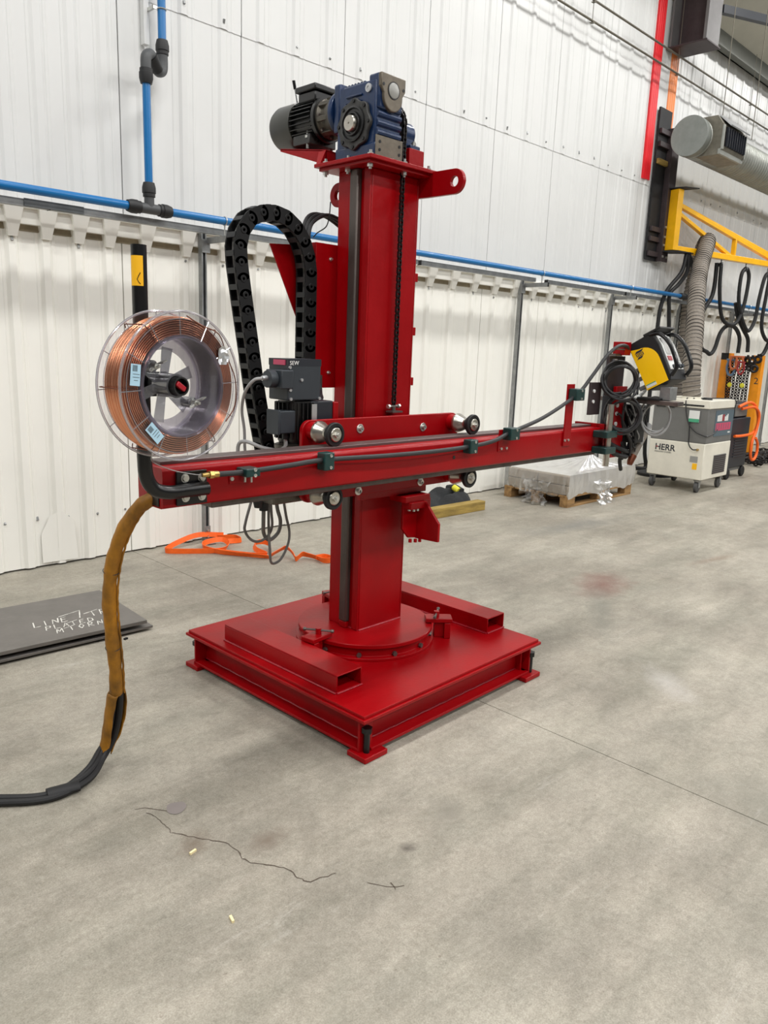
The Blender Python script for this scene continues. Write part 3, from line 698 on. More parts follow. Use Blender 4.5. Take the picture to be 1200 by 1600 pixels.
RB().box(GX0-0.008, GX0+0.002, -0.03, 0.06, 2.478, 2.486).box(GX0-0.008, GX0+0.002, -0.03, 0.06, 2.455, 2.461).done().build('casting_rib', M['blue'], gearbox, 0.003)
# motor: axis along +Y
MX, MZ = -0.070, 2.448
RB().lathe((MX, 0.135, MZ), (0, 1, 0), [(0, 0), (0.090, 0), (0.092, 0.003), (0.092, 0.022), (0.084, 0.026), (0, 0.026)], 40).done().build('input_flange', M['blue'], gm)
ad = RB().lathe((MX, 0.161, MZ), (0, 1, 0), [(0, 0), (0.088, 0), (0.082, 0.02), (0.068, 0.055), (0.068, 0.07), (0.08, 0.078), (0.08, 0.09), (0, 0.09)], 36)
for k in range(8):
    a = 2*PI*k/8+.2; d = Vector((math.cos(a), 0, math.sin(a)))
    ad.obox(Vector((MX, 0.205, MZ))+d*0.072, (0.02, 0.07, 0.02), Matrix.Rotation(-a, 3, 'Y'))
adp = ad.done().build('adapter_housing', M['castalu'], gm, 0.002)
for k in range(8):
    a = 2*PI*k/8; d = Vector((math.cos(a), 0, math.sin(a))); p = Vector((MX, 0.238, MZ))+d*0.073
    RB().hexa(p, p+Vector((0, -0.01, 0)), 0.007).done().build('housing_bolt', M['steel'], adp)
mot = RB().lathe((MX, 0.251, MZ), (0, 1, 0), [(0, 0), (0.09, 0), (0.09, 0.018), (0.073, 0.022), (0.073, 0.165), (0, 0.165)], 36).done().build('motor_body', M['motor'], gm)
for k in range(30):
    a = 2*PI*k/30
    if abs(((a-PI/2+PI) % (2*PI))-PI) < 0.45: continue
    d = Vector((math.cos(a), 0, math.sin(a)))
    RB().obox(Vector((MX, 0.342, MZ))+d*0.081, (0.024, 0.138, 0.0035), Matrix.Rotation(-a, 3, 'Y')).done().build('cooling_fin', M['motor'], mot)
RB().lathe((MX, 0.412, MZ), (0, 1, 0), [(0.094, 0), (0.096, 0.002), (0.096, 0.12), (0.088, 0.142), (0.06, 0.148), (0, 0.148)], 40).done().build('fan_cowl', M['cowl'], gm)
tb = RB().box(MX-0.062, MX+0.062, 0.272, 0.385, MZ+0.070, MZ+0.110).done().build('terminal_box', M['motor'], gm, 0.006)
RB().box(MX-0.072, MX+0.072, 0.262, 0.395, MZ+0.110, MZ+0.134).done().build('terminal_lid', M['motor'], tb, 0.005)
RB().box(MX-0.075, MX+0.075, 0.29, 0.40, 2.348, MZ-0.06).done().build('motor_foot', M['castdark'], gm, 0.003)
for x in (MX-0.068, MX+0.068): RB().cyl((x, 0.31, 2.33), (x, 0.31, 2.40), 0.006, n=8).hexa((x, 0.31, 2.372), (x, 0.31, 2.382), 0.011).done().build('foot_bolt', M['zinc'], gm)
RB().cyl((MX-0.03, 0.43, MZ+0.09), (MX-0.045, 0.43, MZ+0.15), 0.004, n=8).done().build('brake_lever', M['alu'], gm)
RB().cyl((MX-0.043, 0.43, MZ+0.142), (MX-0.052, 0.43, MZ+0.175), 0.007, n=8).done().build('lever_grip', M['black'], gm)
# shaft, sprocket
RB().cyl((0.004, 0.012, 2.388), (0.086, -0.008, 2.386), 0.022, n=20).done().build('drive_shaft', M['silver'], gm)
sp = RB(); pr = []
for i in range(48):
    a = 2*PI*i/48; r = 0.098 if i % 3 else 0.088; pr.append((0.022, -0.008+r*math.cos(a), 2.388+r*math.sin(a)))
sp.prism(pr, (0.008, 0, 0)).done().build('sprocket', M['castdark'], gm)

# ---- lift chain down the column face
ch = RB(); XC, YC = 0.026, -0.104; pitch = 0.0159
k = 0; z = 2.385
def clink(r, p, d, wide):
    d = Vector(d).normalized(); s = Vector((1, 0, 0)); w = 0.0085 if wide else 0.0052
    for sg in (-1, 1): r.obox(Vector(p)+s*sg*w, (0.0022, 0.0115, pitch*1.55), Matrix.Rotation(math.atan2(-d.y, d.z), 3, 'X') if d.z else None)
    r.cyl(Vector(p)+d*pitch/2-s*0.0095, Vector(p)+d*pitch/2+s*0.0095, 0.0034, n=6)
while z > 1.262:
    clink(ch, (XC, YC, z), (0, 0, 1), k % 2); z -= pitch; k += 1
for i in range(18):
    a = PI*i/18; c_ = Vector((XC, -0.008, 2.388)); clink(ch, c_+Vector((0, -0.097*math.cos(a), 0.097*math.sin(a))), Vector((0, math.sin(a), math.cos(a))), i % 2)
cho = thing('lift_chain', V(XC, YC, 1.25), 'oily roller chain hanging down the front of the red column', 'chain')
tag(ch.done().build('chain_links', M['chainst'], cho), kind='stuff')

# ---- carriage that carries the boom
car = thing('boom_carriage', V(-0.07, -0.13, 0.64), 'red carriage plates with silver and black grooved rollers around the column', 'carriage')
PY0, PY1 = -0.167, -0.149
def stadium(x0, x1, z0, z1, y0, y1, rad=0.036, n=8):
    p = []
    for cx, cz, a0 in ((x1-rad, z1-rad, 0), (x0+rad, z1-rad, PI/2), (x0+rad, z0+rad, PI), (x1-rad, z0+rad, 1.5*PI)):
        for i in range(n+1):
            a = a0+PI/2*i/n; p.append((cx+rad*math.cos(a), y0, cz+rad*math.sin(a)))
    return RB().prism(p, (0, y1-y0, 0)).done()
stadium(-0.535, 0.397, 1.085, 1.228, PY0, PY1, 0.042).build('upper_plate', M['red'], car, 0.0025)
stadium(-0.535, 0.397, 0.905, 1.03, PY0, PY1, 0.042).build('lower_plate', M['red'], car, 0.0025)
RB().box(-0.20, 0.215, -0.149, -0.128, 0.875, 1.221).done().build('back_plate', M['red'], car, 0.002)
[RB().box(*q, 0.90, 1.21).done().build('carriage_side', M['red'], car, 0.002) for q in ((-0.215, -0.195, -0.1275, 0.17), (0.22, 0.24, -0.1275, 0.17), (-0.215, 0.24, 0.1705, 0.185))]
for x, z in ((-0.232, 1.183), (0.152, 1.172), (-0.232, 0.925), (0.152, 0.925)):
    RB().lathe(Vector((x, PY0, z)), (0, -1, 0), [(0, 0.004), (0.018, 0.004), (0.019, 0.003), (0.019, 0)], 24).done().build('washer', M['zinc'], car)
    RB().lathe(Vector((x, PY0-0.004, z)), (0, -1, 0), [(0, 0.004), (0.004, 0.004), (0.005, 0.010), (0.0095, 0.011), (0.0105, 0)], 20).done().build('cap_screw', M['zinc'], car)
def roller(x, z):
    RB().lathe(Vector((x, PY0, z)), (0, -1, 0), [(0, 0), (0.036, 0), (0.033, 0.036), (0.0, 0.036)], 28).done().build('roller_boss', M['red'], car)
    r = RB().lathe(Vector((x, PY0-0.036, z)), (0, -1, 0), [(0, 0), (0.041, 0), (0.043, 0.004), (0.043, 0.012), (0.028, 0.046), (0.026, 0.052), (0.026, 0.066), (0, 0.066)], 36).done().build('roller', M['silver'], car, ang=14)
    RB().lathe(Vector((x, PY0-0.086, z)), (0, -1, 0), [(0.026, 0.010), (0.028, 0.014), (0.043, 0.032), (0.0455, 0.036), (0.0455, 0.047), (0.043, 0.050), (0.034, 0.050), (0.033, 0.047), (0.0, 0.047)], 40).done().build('roller_flange', M['blackpl'], r, ang=14)
    RB().lathe(Vector((x, PY0-0.1332, z)), (0, -1, 0), [(0.0265, 0), (0.0265, 0.005), (0.024, 0.007), (0.013, 0.007), (0.0, 0.007)], 28).done().build('bearing_face', M['silver'], r)
    RB().hexa((x, PY0-0.1402, z), (x, PY0-0.150, z), 0.013).cyl((x, PY0-0.145, z), (x, PY0-0.155, z), 0.0065, n=12).done().build('axle_nut', M['zinc'], r)
for x in (-0.484, 0.345):
    for z in (1.186, 0.944): roller(x, z)
RB().box(-0.004, 0.058, -0.13, -0.088, 1.236, 1.243).cyl((-0.008, -0.104, 1.262), (0.060, -0.104, 1.262), 0.006, n=10).cyl((0.026, -0.104, 1.24), (0.026, -0.104, 1.262), 0.009, n=10).done().build('chain_anchor', M['steel'], car)
for x in (-0.006, 0.058): RB().hexa((x-0.005, -0.104, 1.262), (x+0.005, -0.104, 1.262), 0.010).done().build('anchor_nut', M['zinc'], car)
# hanging bracket at the lower right
HBX = -0.072
hb = RB(); hb.box(0.10, 0.26, -0.20, -0.10, 0.845, 0.872)
hb.prism([(0.118, -0.17, 0.845), (0.30, -0.17, 0.845), (0.30, -0.17, 0.69), (0.245, -0.17, 0.665), (0.16, -0.17, 0.675), (0.118, -0.17, 0.72)], (0, 0.012, 0))
hb.prism([(0.21, -0.16, 0.845), (0.21, -0.215, 0.845), (0.21, -0.30, 0.755), (0.21, -0.30, 0.672), (0.21, -0.16, 0.665)], (0.014, 0, 0))
hb.box(0.12, 0.215, -0.215, -0.165, 0.815, 0.845)
hb.v = [v+Vector((HBX, 0, 0)) for v in hb.v]; hb.done().build('hanging_bracket', M['red'], car, 0.002)
for x, z in ((0.135, 0.806), (0.165, 0.80), (0.19, 0.80), (0.15, 0.66), (0.185, 0.655), (0.215, 0.652)):
    RB().hexa((x+HBX, -0.19, z), (x+HBX, -0.19, z+0.015), 0.008).done().build('bracket_bolt', M['zinc'] if z > .7 else M['red'], car)
RB().box(0.10, 0.22, -0.145, -0.10, 0.872, 0.91).done().build('switch_box', M['greyencl'], car, 0.003)

# ---- boom drive motor beside the carriage
dm = thing('boom_drive_motor', V(-0.45, -0.06, 0.885), 'dark grey drive motor with stacked control boxes standing beside the carriage', 'drive motor')
DY0, DY1 = -0.115, 0.005
enc = RB().box(-0.565, -0.402, DY0, DY1, 1.300, 1.456).done().build('control_enclosure', M['greyencl'], dm, 0.005)
RB().box(-0.5655, -0.402+.0005, DY0-.0006, DY1, 1.430, 1.4563).done().build('nameplate_band', M['machdark'], enc)
RB().box(-0.570, -0.5655, DY0+0.015, DY0+0.085, 1.433, 1.452).done().build('red_badge', M['stickp'], enc)
text('badge_text', 'SEW', M['white'], enc, V(-0.558, DY0-0.0012, 1.434), (1, 0, 0), (0, 0, 1), 0.022, 0.0004)
pl_ = RB().box(-0.602, -0.545, DY0-0.01, DY1-0.03, 1.345, 1.415).done().build('connector_box', M['greyencl'], dm, 0.004)
RB().cyl((-0.605, DY0+.035, 1.38), (-0.637, DY0+.035, 1.38), 0.032, n=24).done().build('connector_cap', M['greyencl'], pl_)
RB().cyl((-0.637, DY0+.035, 1.385), (-0.66, DY0+.035, 1.383), 0.009, n=12).done().build('cable_gland', M['alu'], pl_)
for x, z in ((-0.558, 1.425), (-0.555, 1.340), (-0.50, 1.378), (-0.552, 1.306), (-0.41, 1.306)):
    RB().cyl((x, DY0, z), (x, DY0-0.006, z), 0.006, n=10).done().build('screw', M['alu'], enc)
mb_ = RB().lathe((-0.482, -0.055, 1.13), (0, 0, 1), [(0, 0), (0.06, 0), (0.066, 0.01), (0.066, 0.165), (0, 0.165)], 28).done().build('motor_body', M['motor'], dm)
for k in range(24):
    a = 2*PI*k/24; d = Vector((math.cos(a), math.sin(a), 0))
    RB().obox(Vector((-0.482, -0.055, 1.22))+d*0.071, (0.018, 0.004, 0.14), Matrix.Rotation(a, 3, 'Z')).done().build('cooling_fin', M['motor'], mb_)
RB().box(-0.456, -0.43, -0.128, -0.122, 1.17, 1.285).done().build('rating_plate', M['alu'], mb_)
RB().box(-0.45, -0.335, -0.115, -0.02, 1.13, 1.295).done().build('gear_housing', M['machdark'], dm, 0.004)
RB().box(-0.336, -0.31, -0.12, -0.02, 1.10, 1.29).done().build('mounting_plate', M['red'], dm, 0.003)
jb = RB().box(-0.605, -0.53, DY0-0.005, DY0+0.065, 1.176, 1.262).done().build('junction_box', M['greyencl'], dm, 0.004)
RB().box(-0.614, -0.604, DY0-0.008, DY0+0.068, 1.172, 1.266).done().build('box_lid', M['greyencl'], jb, 0.003)
RB().cyl((-0.55, DY0+.03, 1.176), (-0.55, DY0+.03, 1.15), 0.013, n=14).done().build('cable_gland', M['blackpl'], jb)
RB().lathe((-0.482, -0.055, 1.105), (0, 0, 1), [(0, 0), (0.078, 0), (0.08, 0.006), (0.08, 0.018), (0.062, 0.025), (0, 0.025)], 28).done().build('motor_flange', M['castalu'], dm)
RB().box(-0.64, -0.47, -0.13, 0.02, 0.905, 0.99).done().build('reduction_gearbox', M['castalu'], dm, 0.006)
RB().box(-0.47, -0.40, -0.13, 0.0, 0.90, 0.985).done().build('gearbox_end', M['castdark'], dm, 0.004)
RB().box(-0.40, -0.37, -0.14, 0.02, 0.90, 1.12).done().build('drive_bracket', M['blackpl'], dm, 0.003)
RB().cyl((-0.655, -0.05, 0.91), (-0.655, -0.05, 0.885), 0.02, 0.014, n=14).done().build('strain_relief', M['blackpl'], dm)
RB().tube(smoothpath([(-0.66, -0.08, 1.383), (-0.69, -0.07, 1.375), (-0.70, -0.03, 1.33), (-0.68, 0.02, 1.26), (-0.655, 0.04, 1.18), (-0.645, 0.05, 1.10), (-0.64, 0.04, 1.02)], 6), 0.006, 8).done().build('sensor_cable', M['cablelt'], dm)
RB().tube(smoothpath([(-0.55, DY0+.03, 1.15), (-0.552, DY0+.03, 1.12), (-0.57, -0.06, 1.105), (-0.62, -0.03, 1.115), (-0.66, 0.02, 1.135), (-0.675, 0.05, 1.12), (-0.67, 0.06, 1.05)], 6), 0.0075, 8).done().build('motor_cable', M['cablelt'], dm)
RB().tube(smoothpath([(-0.36, -0.06, 1.29), (-0.33, -0.04, 1.30), (-0.25, 0.06, 1.31), (-0.22, 0.1, 1.345)], 6), 0.007, 8).done().build('switch_cable', M['cabled'], dm)

# loops of cable hanging under the drive
lp = thing('hanging_cables', V(-0.56, 0, 0.627), 'grey cable loops hanging below the boom above the orange strap', 'cable')
for pts, r in (([(-0.64, 0, 0.93), (-0.677, 0, 0.822), (-0.68, 0, 0.784), (-0.652, 0, 0.746), (-0.612, 0, 0.732), (-0.57, 0, 0.747), (-0.548, 0, 0.786), (-0.552, 0, 0.845), (-0.559, 0, 0.93)], 0.0055),
               ([(-0.612, -0.03, 0.90), (-0.606, -0.02, 0.813), (-0.59, 0, 0.765), (-0.564, 0.01, 0.732), (-0.532, 0.02, 0.727), (-0.499, 0.02, 0.752), (-0.49, 0.02, 0.797), (-0.507, 0.02, 0.853), (-0.517, 0.02, 0.93)], 0.008),
               ([(-0.581, -0.02, 0.93), (-0.58, -0.02, 0.796), (-0.573, -0.02, 0.688), (-0.56, -0.01, 0.64), (-0.531, 0, 0.627), (-0.498, 0, 0.643), (-0.465, 0, 0.698), (-0.459, 0, 0.752), (-0.477, 0, 0.822), (-0.497, 0, 0.92)], 0.0055)):
    RB().tube(smoothpath(pts, 7), r, 8).done().build('cable_loop', M['cable'], lp)
RB().cyl((-0.612, -0.03, 0.865), (-0.612, -0.03, 0.915), 0.018, n=12).done().build('gland', M['blackpl'], lp)

# ---- boom
BF, BK, BZ0, BZ1, BL, BRr = -0.365, -0.215, 1.004, 1.131, -1.238, 1.372
boom = thing('boom', V(0.07, -0.29, 0.975), 'long horizontal red boom with steel rails crossing in front of the column', 'boom')
bm = RB(); t = 0.008
rad = 0.012; sec = []
for cy_, cz_, a0 in ((BK-rad, BZ1-rad, 0), (BF+rad, BZ1-rad, PI/2), (BF+rad, BZ0+rad, PI), (BK-rad, BZ0+rad, 1.5*PI)):
    for i in range(5):
        a = a0+PI/2*i/4; sec.append((cy_+rad*math.cos(a), cz_+rad*math.sin(a)))
m_ = len(sec)
vs = [(BL, y, z) for y, z in sec]+[(BRr, y, z) for y, z in sec]
fs = [(i, (i+1) % m_, m_+(i+1) % m_, m_+i) for i in range(m_)]+[tuple(m_+i for i in range(m_)), tuple(range(m_))[::-1]]
beam = RB().add(vs, fs).done().build('boom_beam', M['red'], boom, ang=50)
RB().box(BL-0.004, BL+0.001, -0.345, -0.275, 1.010, 1.062).done().build('cable_slot', M['black'], beam, 0.002)
RB().box(BL+0.03, BRr, -0.302, -0.225, BZ1-0.001, 1.142).done().build('top_rail', M['rail'], boom, 0.002)
RB().box(-1.05, BRr, -0.340, -0.225, 0.982, BZ0+0.001).done().build('bottom_rail', M['railv'], boom, 0.003)
RB().tube([Vector((BL+0.02, BF+0.012, BZ1-0.001)).lerp(Vector((BRr, BF+0.012, BZ1-0.001)), i/60)+Vector((0, 0, 0.0008*math.sin(i*3.3))) for i in range(61)], 0.003, 6).done().build('edge_weld', M['weld'], boom)
RB().cyl((0.14, BF+0.001, 1.062), (0.14, BF-0.0015, 1.062), 0.008, n=14).done().build('bolt_hole', M['black'], boom)
# spool arm: bent tube bolted to the boom's end
arm = RB().tube(smoothpath([(-1.10, BF-0.028, 1.062), (-1.18, BF-0.028, 1.062), (-1.235, BF-0.028, 1.063), (-1.28, BF-0.028, 1.078), (-1.304, BF-0.028, 1.115), (-1.309, BF-0.028, 1.17), (-1.309, BF-0.028, 1.25), (-1.309, BF-0.028, 1.765)], 8), 0.0215, 16).done().build('spool_arm', M['black'], boom)
RB().box(-1.195, -1.088, BF-0.010, BF-0.0005, 1.012, 1.118).done().build('arm_plate', M['black'], arm, 0.002)
for x, z in ((-1.167, 1.097), (-1.108, 1.094), (-1.166, 1.036), (-1.108, 1.035)):
    RB().hexa((x, BF-0.010, z), (x, BF-0.019, z), 0.0105).ring((x, BF-0.0098, z), (x, BF-0.0125, z), 0.014, 0.004, 16).done().build('arm_bolt', M['zinc'], arm)
st = RB(); n = 8
st.add([V0 for i in range(n+1) for V0 in ((-1.309+0.0222*math.cos(a), BF-0.028+0.0222*math.sin(a), zz) for a in [PI*0.95+PI*0.55*i/n] for zz in (1.655, 1.735))], [(2*i, 2*i+2, 2*i+3, 2*i+1) for i in range(n)])
st.done().build('yellow_sticker', M['sticker'], arm)
RB().tube([(-1.309+0.0228*math.cos(a), BF-0.028+0.0228*math.sin(a), z) for a, z in ((4.35, 1.690), (4.15, 1.682), (3.95, 1.672), (4.15, 1.664), (4.35, 1.660))], 0.0012, 5).done().build('sticker_mark', M['black'], arm)
# green cable clamps
def gclamp(x, z, w, h, y=BF, dy=0.045):
    g = RB().box(x-w/2, x+w/2, y-dy, y-0.0005, z-h/2, z+h/2).done().build('cable_clamp', M['green'], boom, 0.004)
    for dz in (-h*.33, h*.33):
        RB().lathe(Vector((x+w*.1, y-dy, z+dz)), (0, -1, 0), [(0, 0.001), (0.0035, 0.001), (0.004, 0.003), (0.006, 0.003), (0.006, 0)], 14).done().build('clamp_screw', M['zinc'], g)
def gtab(x, z, w=0.06, h=0.05):
    g = RB().box(x-w/2, x+w/2, BF-0.004, BF-0.0003, z-h/2, z+h/2).done().build('bracket_tab', M['red'], boom, 0.001)
    return g
gt = gtab(-0.955, 1.082, 0.09, 0.045)
for dx in (-0.038,): RB().hexa((-0.955+dx, BF-0.004, 1.078), (-0.955+dx, BF-0.010, 1.078), 0.007).done().build('tab_bolt', M['zinc'], gt)
for dx, zz in ((0.005, 1.073), (0.03, 1.070)): RB().cyl((-0.955+dx, BF-0.018, zz-0.008), (-0.955+dx, BF-0.018, zz+0.012), 0.004, n=8).done().build('tab_bolt', M['zinc'], gt)
gclamp(-0.945, 1.101, 0.055, 0.028, BF, 0.06)
gclamp(-0.605, 1.108, 0.046, 0.064); gclamp(0.222, 1.107, 0.05, 0.06)
gt = gtab(0.49, 1.115, 0.085, 0.10)
for dx in (-0.022, 0.018): RB().hexa((0.49+dx, BF-0.004, 1.078), (0.49+dx, BF-0.010, 1.078), 0.0065).done().build('tab_bolt', M['zinc'], gt)
gclamp(0.507, 1.147, 0.07, 0.055, BF-0.004, 0.05)
pst = RB().box(0.99, 1.055, BF-0.008, BF-0.0005, 1.055, 1.365).done().build('cable_post', M['red'], boom, 0.001)
for dx in (0.012, 0.045): RB().hexa((0.985+dx, BF-0.008, 1.085), (0.985+dx, BF-0.014, 1.085), 0.0065).done().build('post_bolt', M['zinc'], pst)
gclamp(1.035, 1.315, 0.075, 0.058, BF-0.008, 0.05)
# vertical tube held by two green clamps at the far end
RB().cyl((1.362, BF-0.05, 0.93), (1.362, BF-0.05, 1.26), 0.017, n=18).done().build('slide_tube', M['silver'], boom)
for z in (1.103, 1.018): RB().box(1.285, 1.395, BF-0.085, BF-0.0005, z-0.018, z+0.018).done().build('tube_clamp', M['green'], boom, 0.004)

# wire conduit along the boom
wcn = thing('wire_conduit', V(0.3, -0.39, 1.09), 'black wire conduit running through green clamps along the boom', 'conduit')
RB().tube(smoothpath([(-1.066, -0.402, 1.104), (-0.954, -0.40, 1.102), (-0.786, -0.40, 1.108), (-0.61, -0.39, 1.113), (-0.323, -0.395, 1.106), (-0.025, -0.395, 1.103), (0.213, -0.39, 1.107), (0.362, -0.40, 1.122), (0.492, -0.395, 1.152), (0.754, -0.40, 1.213), (1.035, -0.398, 1.315), (1.162, -0.40, 1.405), (1.274, -0.40, 1.496), (1.36, -0.40, 1.545), (1.43, -0.40, 1.565), (1.50, -0.40, 1.560), (1.56, -0.38, 1.53)], 8), 0.0092, 10).done().build('conduit', M['cabled'], wcn)
ft = RB().cyl((-1.066, -0.402, 1.104), (-1.085, -0.403, 1.105), 0.011, n=14).hexa((-1.085, -0.403, 1.105), (-1.10, -0.404, 1.106), 0.0125).cyl((-1.10, -0.404, 1.106), (-1.125, -0.405, 1.107), 0.008, 0.006, n=12)
ft.done().build('brass_fitting', M['brass'], wcn)

# ---- yellow-sheathed hose bundle
hs = thing('sheathed_cable', (1.0, 2.42, 0), 'black cables in a worn yellow leather sleeve hanging from the boom to the floor', 'cable')
SH = [(1.20, 2.145, 1.038), (1.180, 2.16, 1.028), (1.142, 2.195, 0.992), (1.103, 2.229, 0.908), (1.087, 2.264, 0.809), (1.088, 2.298, 0.693), (1.107, 2.333, 0.568), (1.132, 2.367, 0.413), (1.146, 2.395, 0.300)]
P = smoothpath(SH, 8)
def wob(tt): return 0.027+0.0016*math.sin(tt*41)+0.001*math.sin(tt*97)
MB().tube(P, 0.027, 18, rad=wob, flat=0.82).build('leather_sleeve', M['leather'], hs)
seam = [p+Vector((0.020, -0.017, 0)) for p in P[14:]]
MB().tube([p+Vector((0.001*math.sin(i*2.3), 0, 0.002*math.sin(i*3.1))) for i, p in enumerate(seam)], 0.0035, 6).build('sleeve_seam', M['leather'], hs)
for i in (34, 52):
    d = (P[i+1]-P[i]).normalized(); MB().torus(P[i], d, 0.0258, 0.0012, 24, 6).build('stitch_band', M['ink'], hs)
# opened flap at the bottom of the sleeve
OP = smoothpath([(1.146, 2.395, 0.300), (1.150, 2.408, 0.245), (1.148, 2.425, 0.175), (1.140, 2.445, 0.11), (1.120, 2.452, 0.055)], 6)
mo = MB(); vs = []; ns = 14
for i, p in enumerate(OP):
    tt = i/(len(OP)-1); r = 0.027+0.010*math.sin(PI*min(1, tt*1.1))-0.006*tt; gap = 0.6+1.5*math.sin(PI*min(1, 0.15+tt*0.85))
    for k in range(ns+1):
        a = -1.2+gap/2+(2*PI-gap)*k/ns
        vs.append(p+Vector((math.cos(a)*r, math.sin(a)*r, 0.004*math.sin(k*1.3+i))))
fs = [(i*(ns+1)+k, i*(ns+1)+k+1, (i+1)*(ns+1)+k+1, (i+1)*(ns+1)+k) for i in range(len(OP)-1) for k in range(ns)]
op = mo.add(vs, fs).build('open_sleeve', M['leather'], hs)
sm = op.modifiers.new('thick', 'SOLIDIFY'); sm.thickness = 0.004
for k, (dx, dy, r) in enumerate(((0.008, -0.010, 0.0115), (-0.006, 0.006, 0.0125), (0.002, 0.012, 0.009))):
    q = [(1.146+dx, 2.395+dy, 0.30), (1.150+dx, 2.408+dy, 0.245), (1.148+dx, 2.425+dy, 0.175), (1.138+dx*.6, 2.440+dy, 0.105), (1.105, 2.44+dy, 0.052+.012*k), (1.034, 2.389+dy*1.2, 0.024+0.011*k), (0.937, 2.37+dy*1.4, 0.016+0.004*(k % 2)), (0.86, 2.388+dy*1.6, 0.0135), (0.764, 2.459+dy*2.0, 0.0135), (0.60, 2.60+dy*2, 0.0135), (0.3, 2.9+dy*2, 0.0135)]
    MB().tube(smoothpath(q, 7), r, 10).build('cable', M['blackrub'], hs)
MB().tube([Vector((0.945, 2.371, 0.020))+Vector((-0.02*i, 0.004*i, 0)) for i in range(-2, 4)], 0.024, 12, flat=0.7).build('tape_wrap', M['blackrub'], hs)

# ---- wire spool on the arm
SX, SY, SZ = -1.272, -0.54, 1.387         # centre of the front flange (manipulator frame)
spo = thing('wire_spool', V(SX, SY+0.05, SZ-0.205), 'large clear plastic spool of copper welding wire held at the boom end', 'wire spool')
R0, RI, RW = 0.205, 0.137, 0.189
yb = SY+0.100                              # rear flange
RB().lathe((SX, SY, SZ), (0, -1, 0), [(RI+0.002, -0.014), (RW-0.009, -0.014), (RW-0.009, -0.088), (RI+0.002, -0.088)], 96, closed=True).done().build('coil_shade_core', M['copperd'], spo)  # deeper coil layers, coloured dark as the shade between the turns
turns = [(RI+0.0055+0.0058*k, 0.0100, 0.0023) for k in range(8)]+[(RW-0.004+0.001*math.sin(k*2.1), 0.0175+0.0086*k, 0.0039) for k in range(8)]+[(RI+0.0055+0.0058*k, 0.0915, 0.0023) for k in range(8)]
for r, dy, rw in turns:
    RB().torus((SX, SY+dy, SZ), (0, 1, 0), r, rw, 96, 10).done().build('wire_turn', M['copper'], spo)
for y, nm in ((SY, 'front_flange'), (yb, 'rear_flange')):
    f = RB().ring((SX, y-0.001, SZ), (SX, y+0.001, SZ), R0-0.004, RI, 72).done().build(nm, M['clear'], spo)
    RB().torus((SX, y, SZ), (0, 1, 0), R0-0.002, 0.0035, 84, 8).done().build('rim', M['clearrim'], f)
    RB().torus((SX, y, SZ), (0, 1, 0), R0-0.022, 0.0012, 72, 6).done().build('rim_bead', M['clearrim'], f)
    for k in range(12):
        a = 2*PI*k/12+0.05; d = Vector((math.cos(a), 0, math.sin(a))); o = Vector((SX, y-0.001, SZ))
        RB().tube([o+d*(RI+0.002), o+d*(R0-0.004)], 0.0014, 5).done().build('flange_rib', M['clearrim'], f)
    RB().ring((SX, y-0.004, SZ), (SX, y+0.004, SZ), RI+0.004, RI-0.005, 72).done().build('inner_ring', M['lav'], f)
RB().ring((SX, SY, SZ), (SX, yb, SZ), RI-0.001, RI-0.003, 72).done().build('barrel', M['lav'], spo)
# hub web at the back
web = RB().ring((SX, yb-0.012, SZ), (SX, yb-0.009, SZ), RI-0.003, 0.098, 60).done().build('web_ring', M['clearrim'], spo)
for k in range(6):
    a = 2*PI*k/6+0.35; d = Vector((math.cos(a), 0, math.sin(a))); s = Vector((-d.z, 0, d.x)); o = Vector((SX, yb-0.011, SZ))
    RB().prism([o+d*0.02-s*0.014, o+d*0.105-s*0.018, o+d*0.105+s*0.018, o+d*0.02+s*0.014], (0, 0.002, 0)).done().build('web_spoke', M['clearg'], web)
hub = RB().ring((SX+0.004, SY+0.012, SZ), (SX+0.004, yb+0.03, SZ), 0.0265, 0.022, 32).done().build('hub_sleeve', M['blackpl'], spo)
RB().ring((SX+0.004, SY+0.035, SZ), (SX+0.004, yb, SZ), 0.034, 0.0285, 32).done().build('hub_cover', M['clearg'], hub)
RB().cyl((SX+0.004, SY+0.03, SZ), (SX+0.004, yb+0.026, SZ), 0.0215, n=24).done().build('hub_core', M['black'], hub)
RB().obox((SX+0.004, SY+0.018, SZ), (0.034, 0.014, 0.015), Matrix.Rotation(0.6, 3, 'Y')).done().build('locking_lever', M['redgloss'], hub, 0.003)
for a, L in ((2.45, 0.03), (-0.62, 0.05)):
    d = Vector((math.cos(a), 0, math.sin(a))); o = Vector((SX+0.004, SY+0.055, SZ)); c_ = o+d*0.085
    RB().cyl((c_.x, yb-0.012, c_.z), (c_.x, SY+0.05, c_.z), 0.016, n=20).done().build('drive_peg', M['clearg'], hub)
    w = RB().cyl((c_.x, SY+0.055, c_.z), (c_.x, SY+0.02, c_.z), 0.0045, n=10).cyl((c_.x, SY+0.048, c_.z), (c_.x, SY+0.032, c_.z), 0.010, 0.008, n=14)
    for s in (-1, 1):
        e = Vector((math.cos(0.5), 0, math.sin(0.5)))*s
        w.prism([c_*1+Vector((0, -0.012, 0))+e*0.007, Vector((c_.x, SY+0.036, c_.z))+e*0.026, Vector((c_.x, SY+0.022, c_.z))+e*0.03, Vector((c_.x, SY+0.024, c_.z))+e*0.016], (0, 0, 0.004))
    w.done().build('wing_nut', M['zinc'], hub)
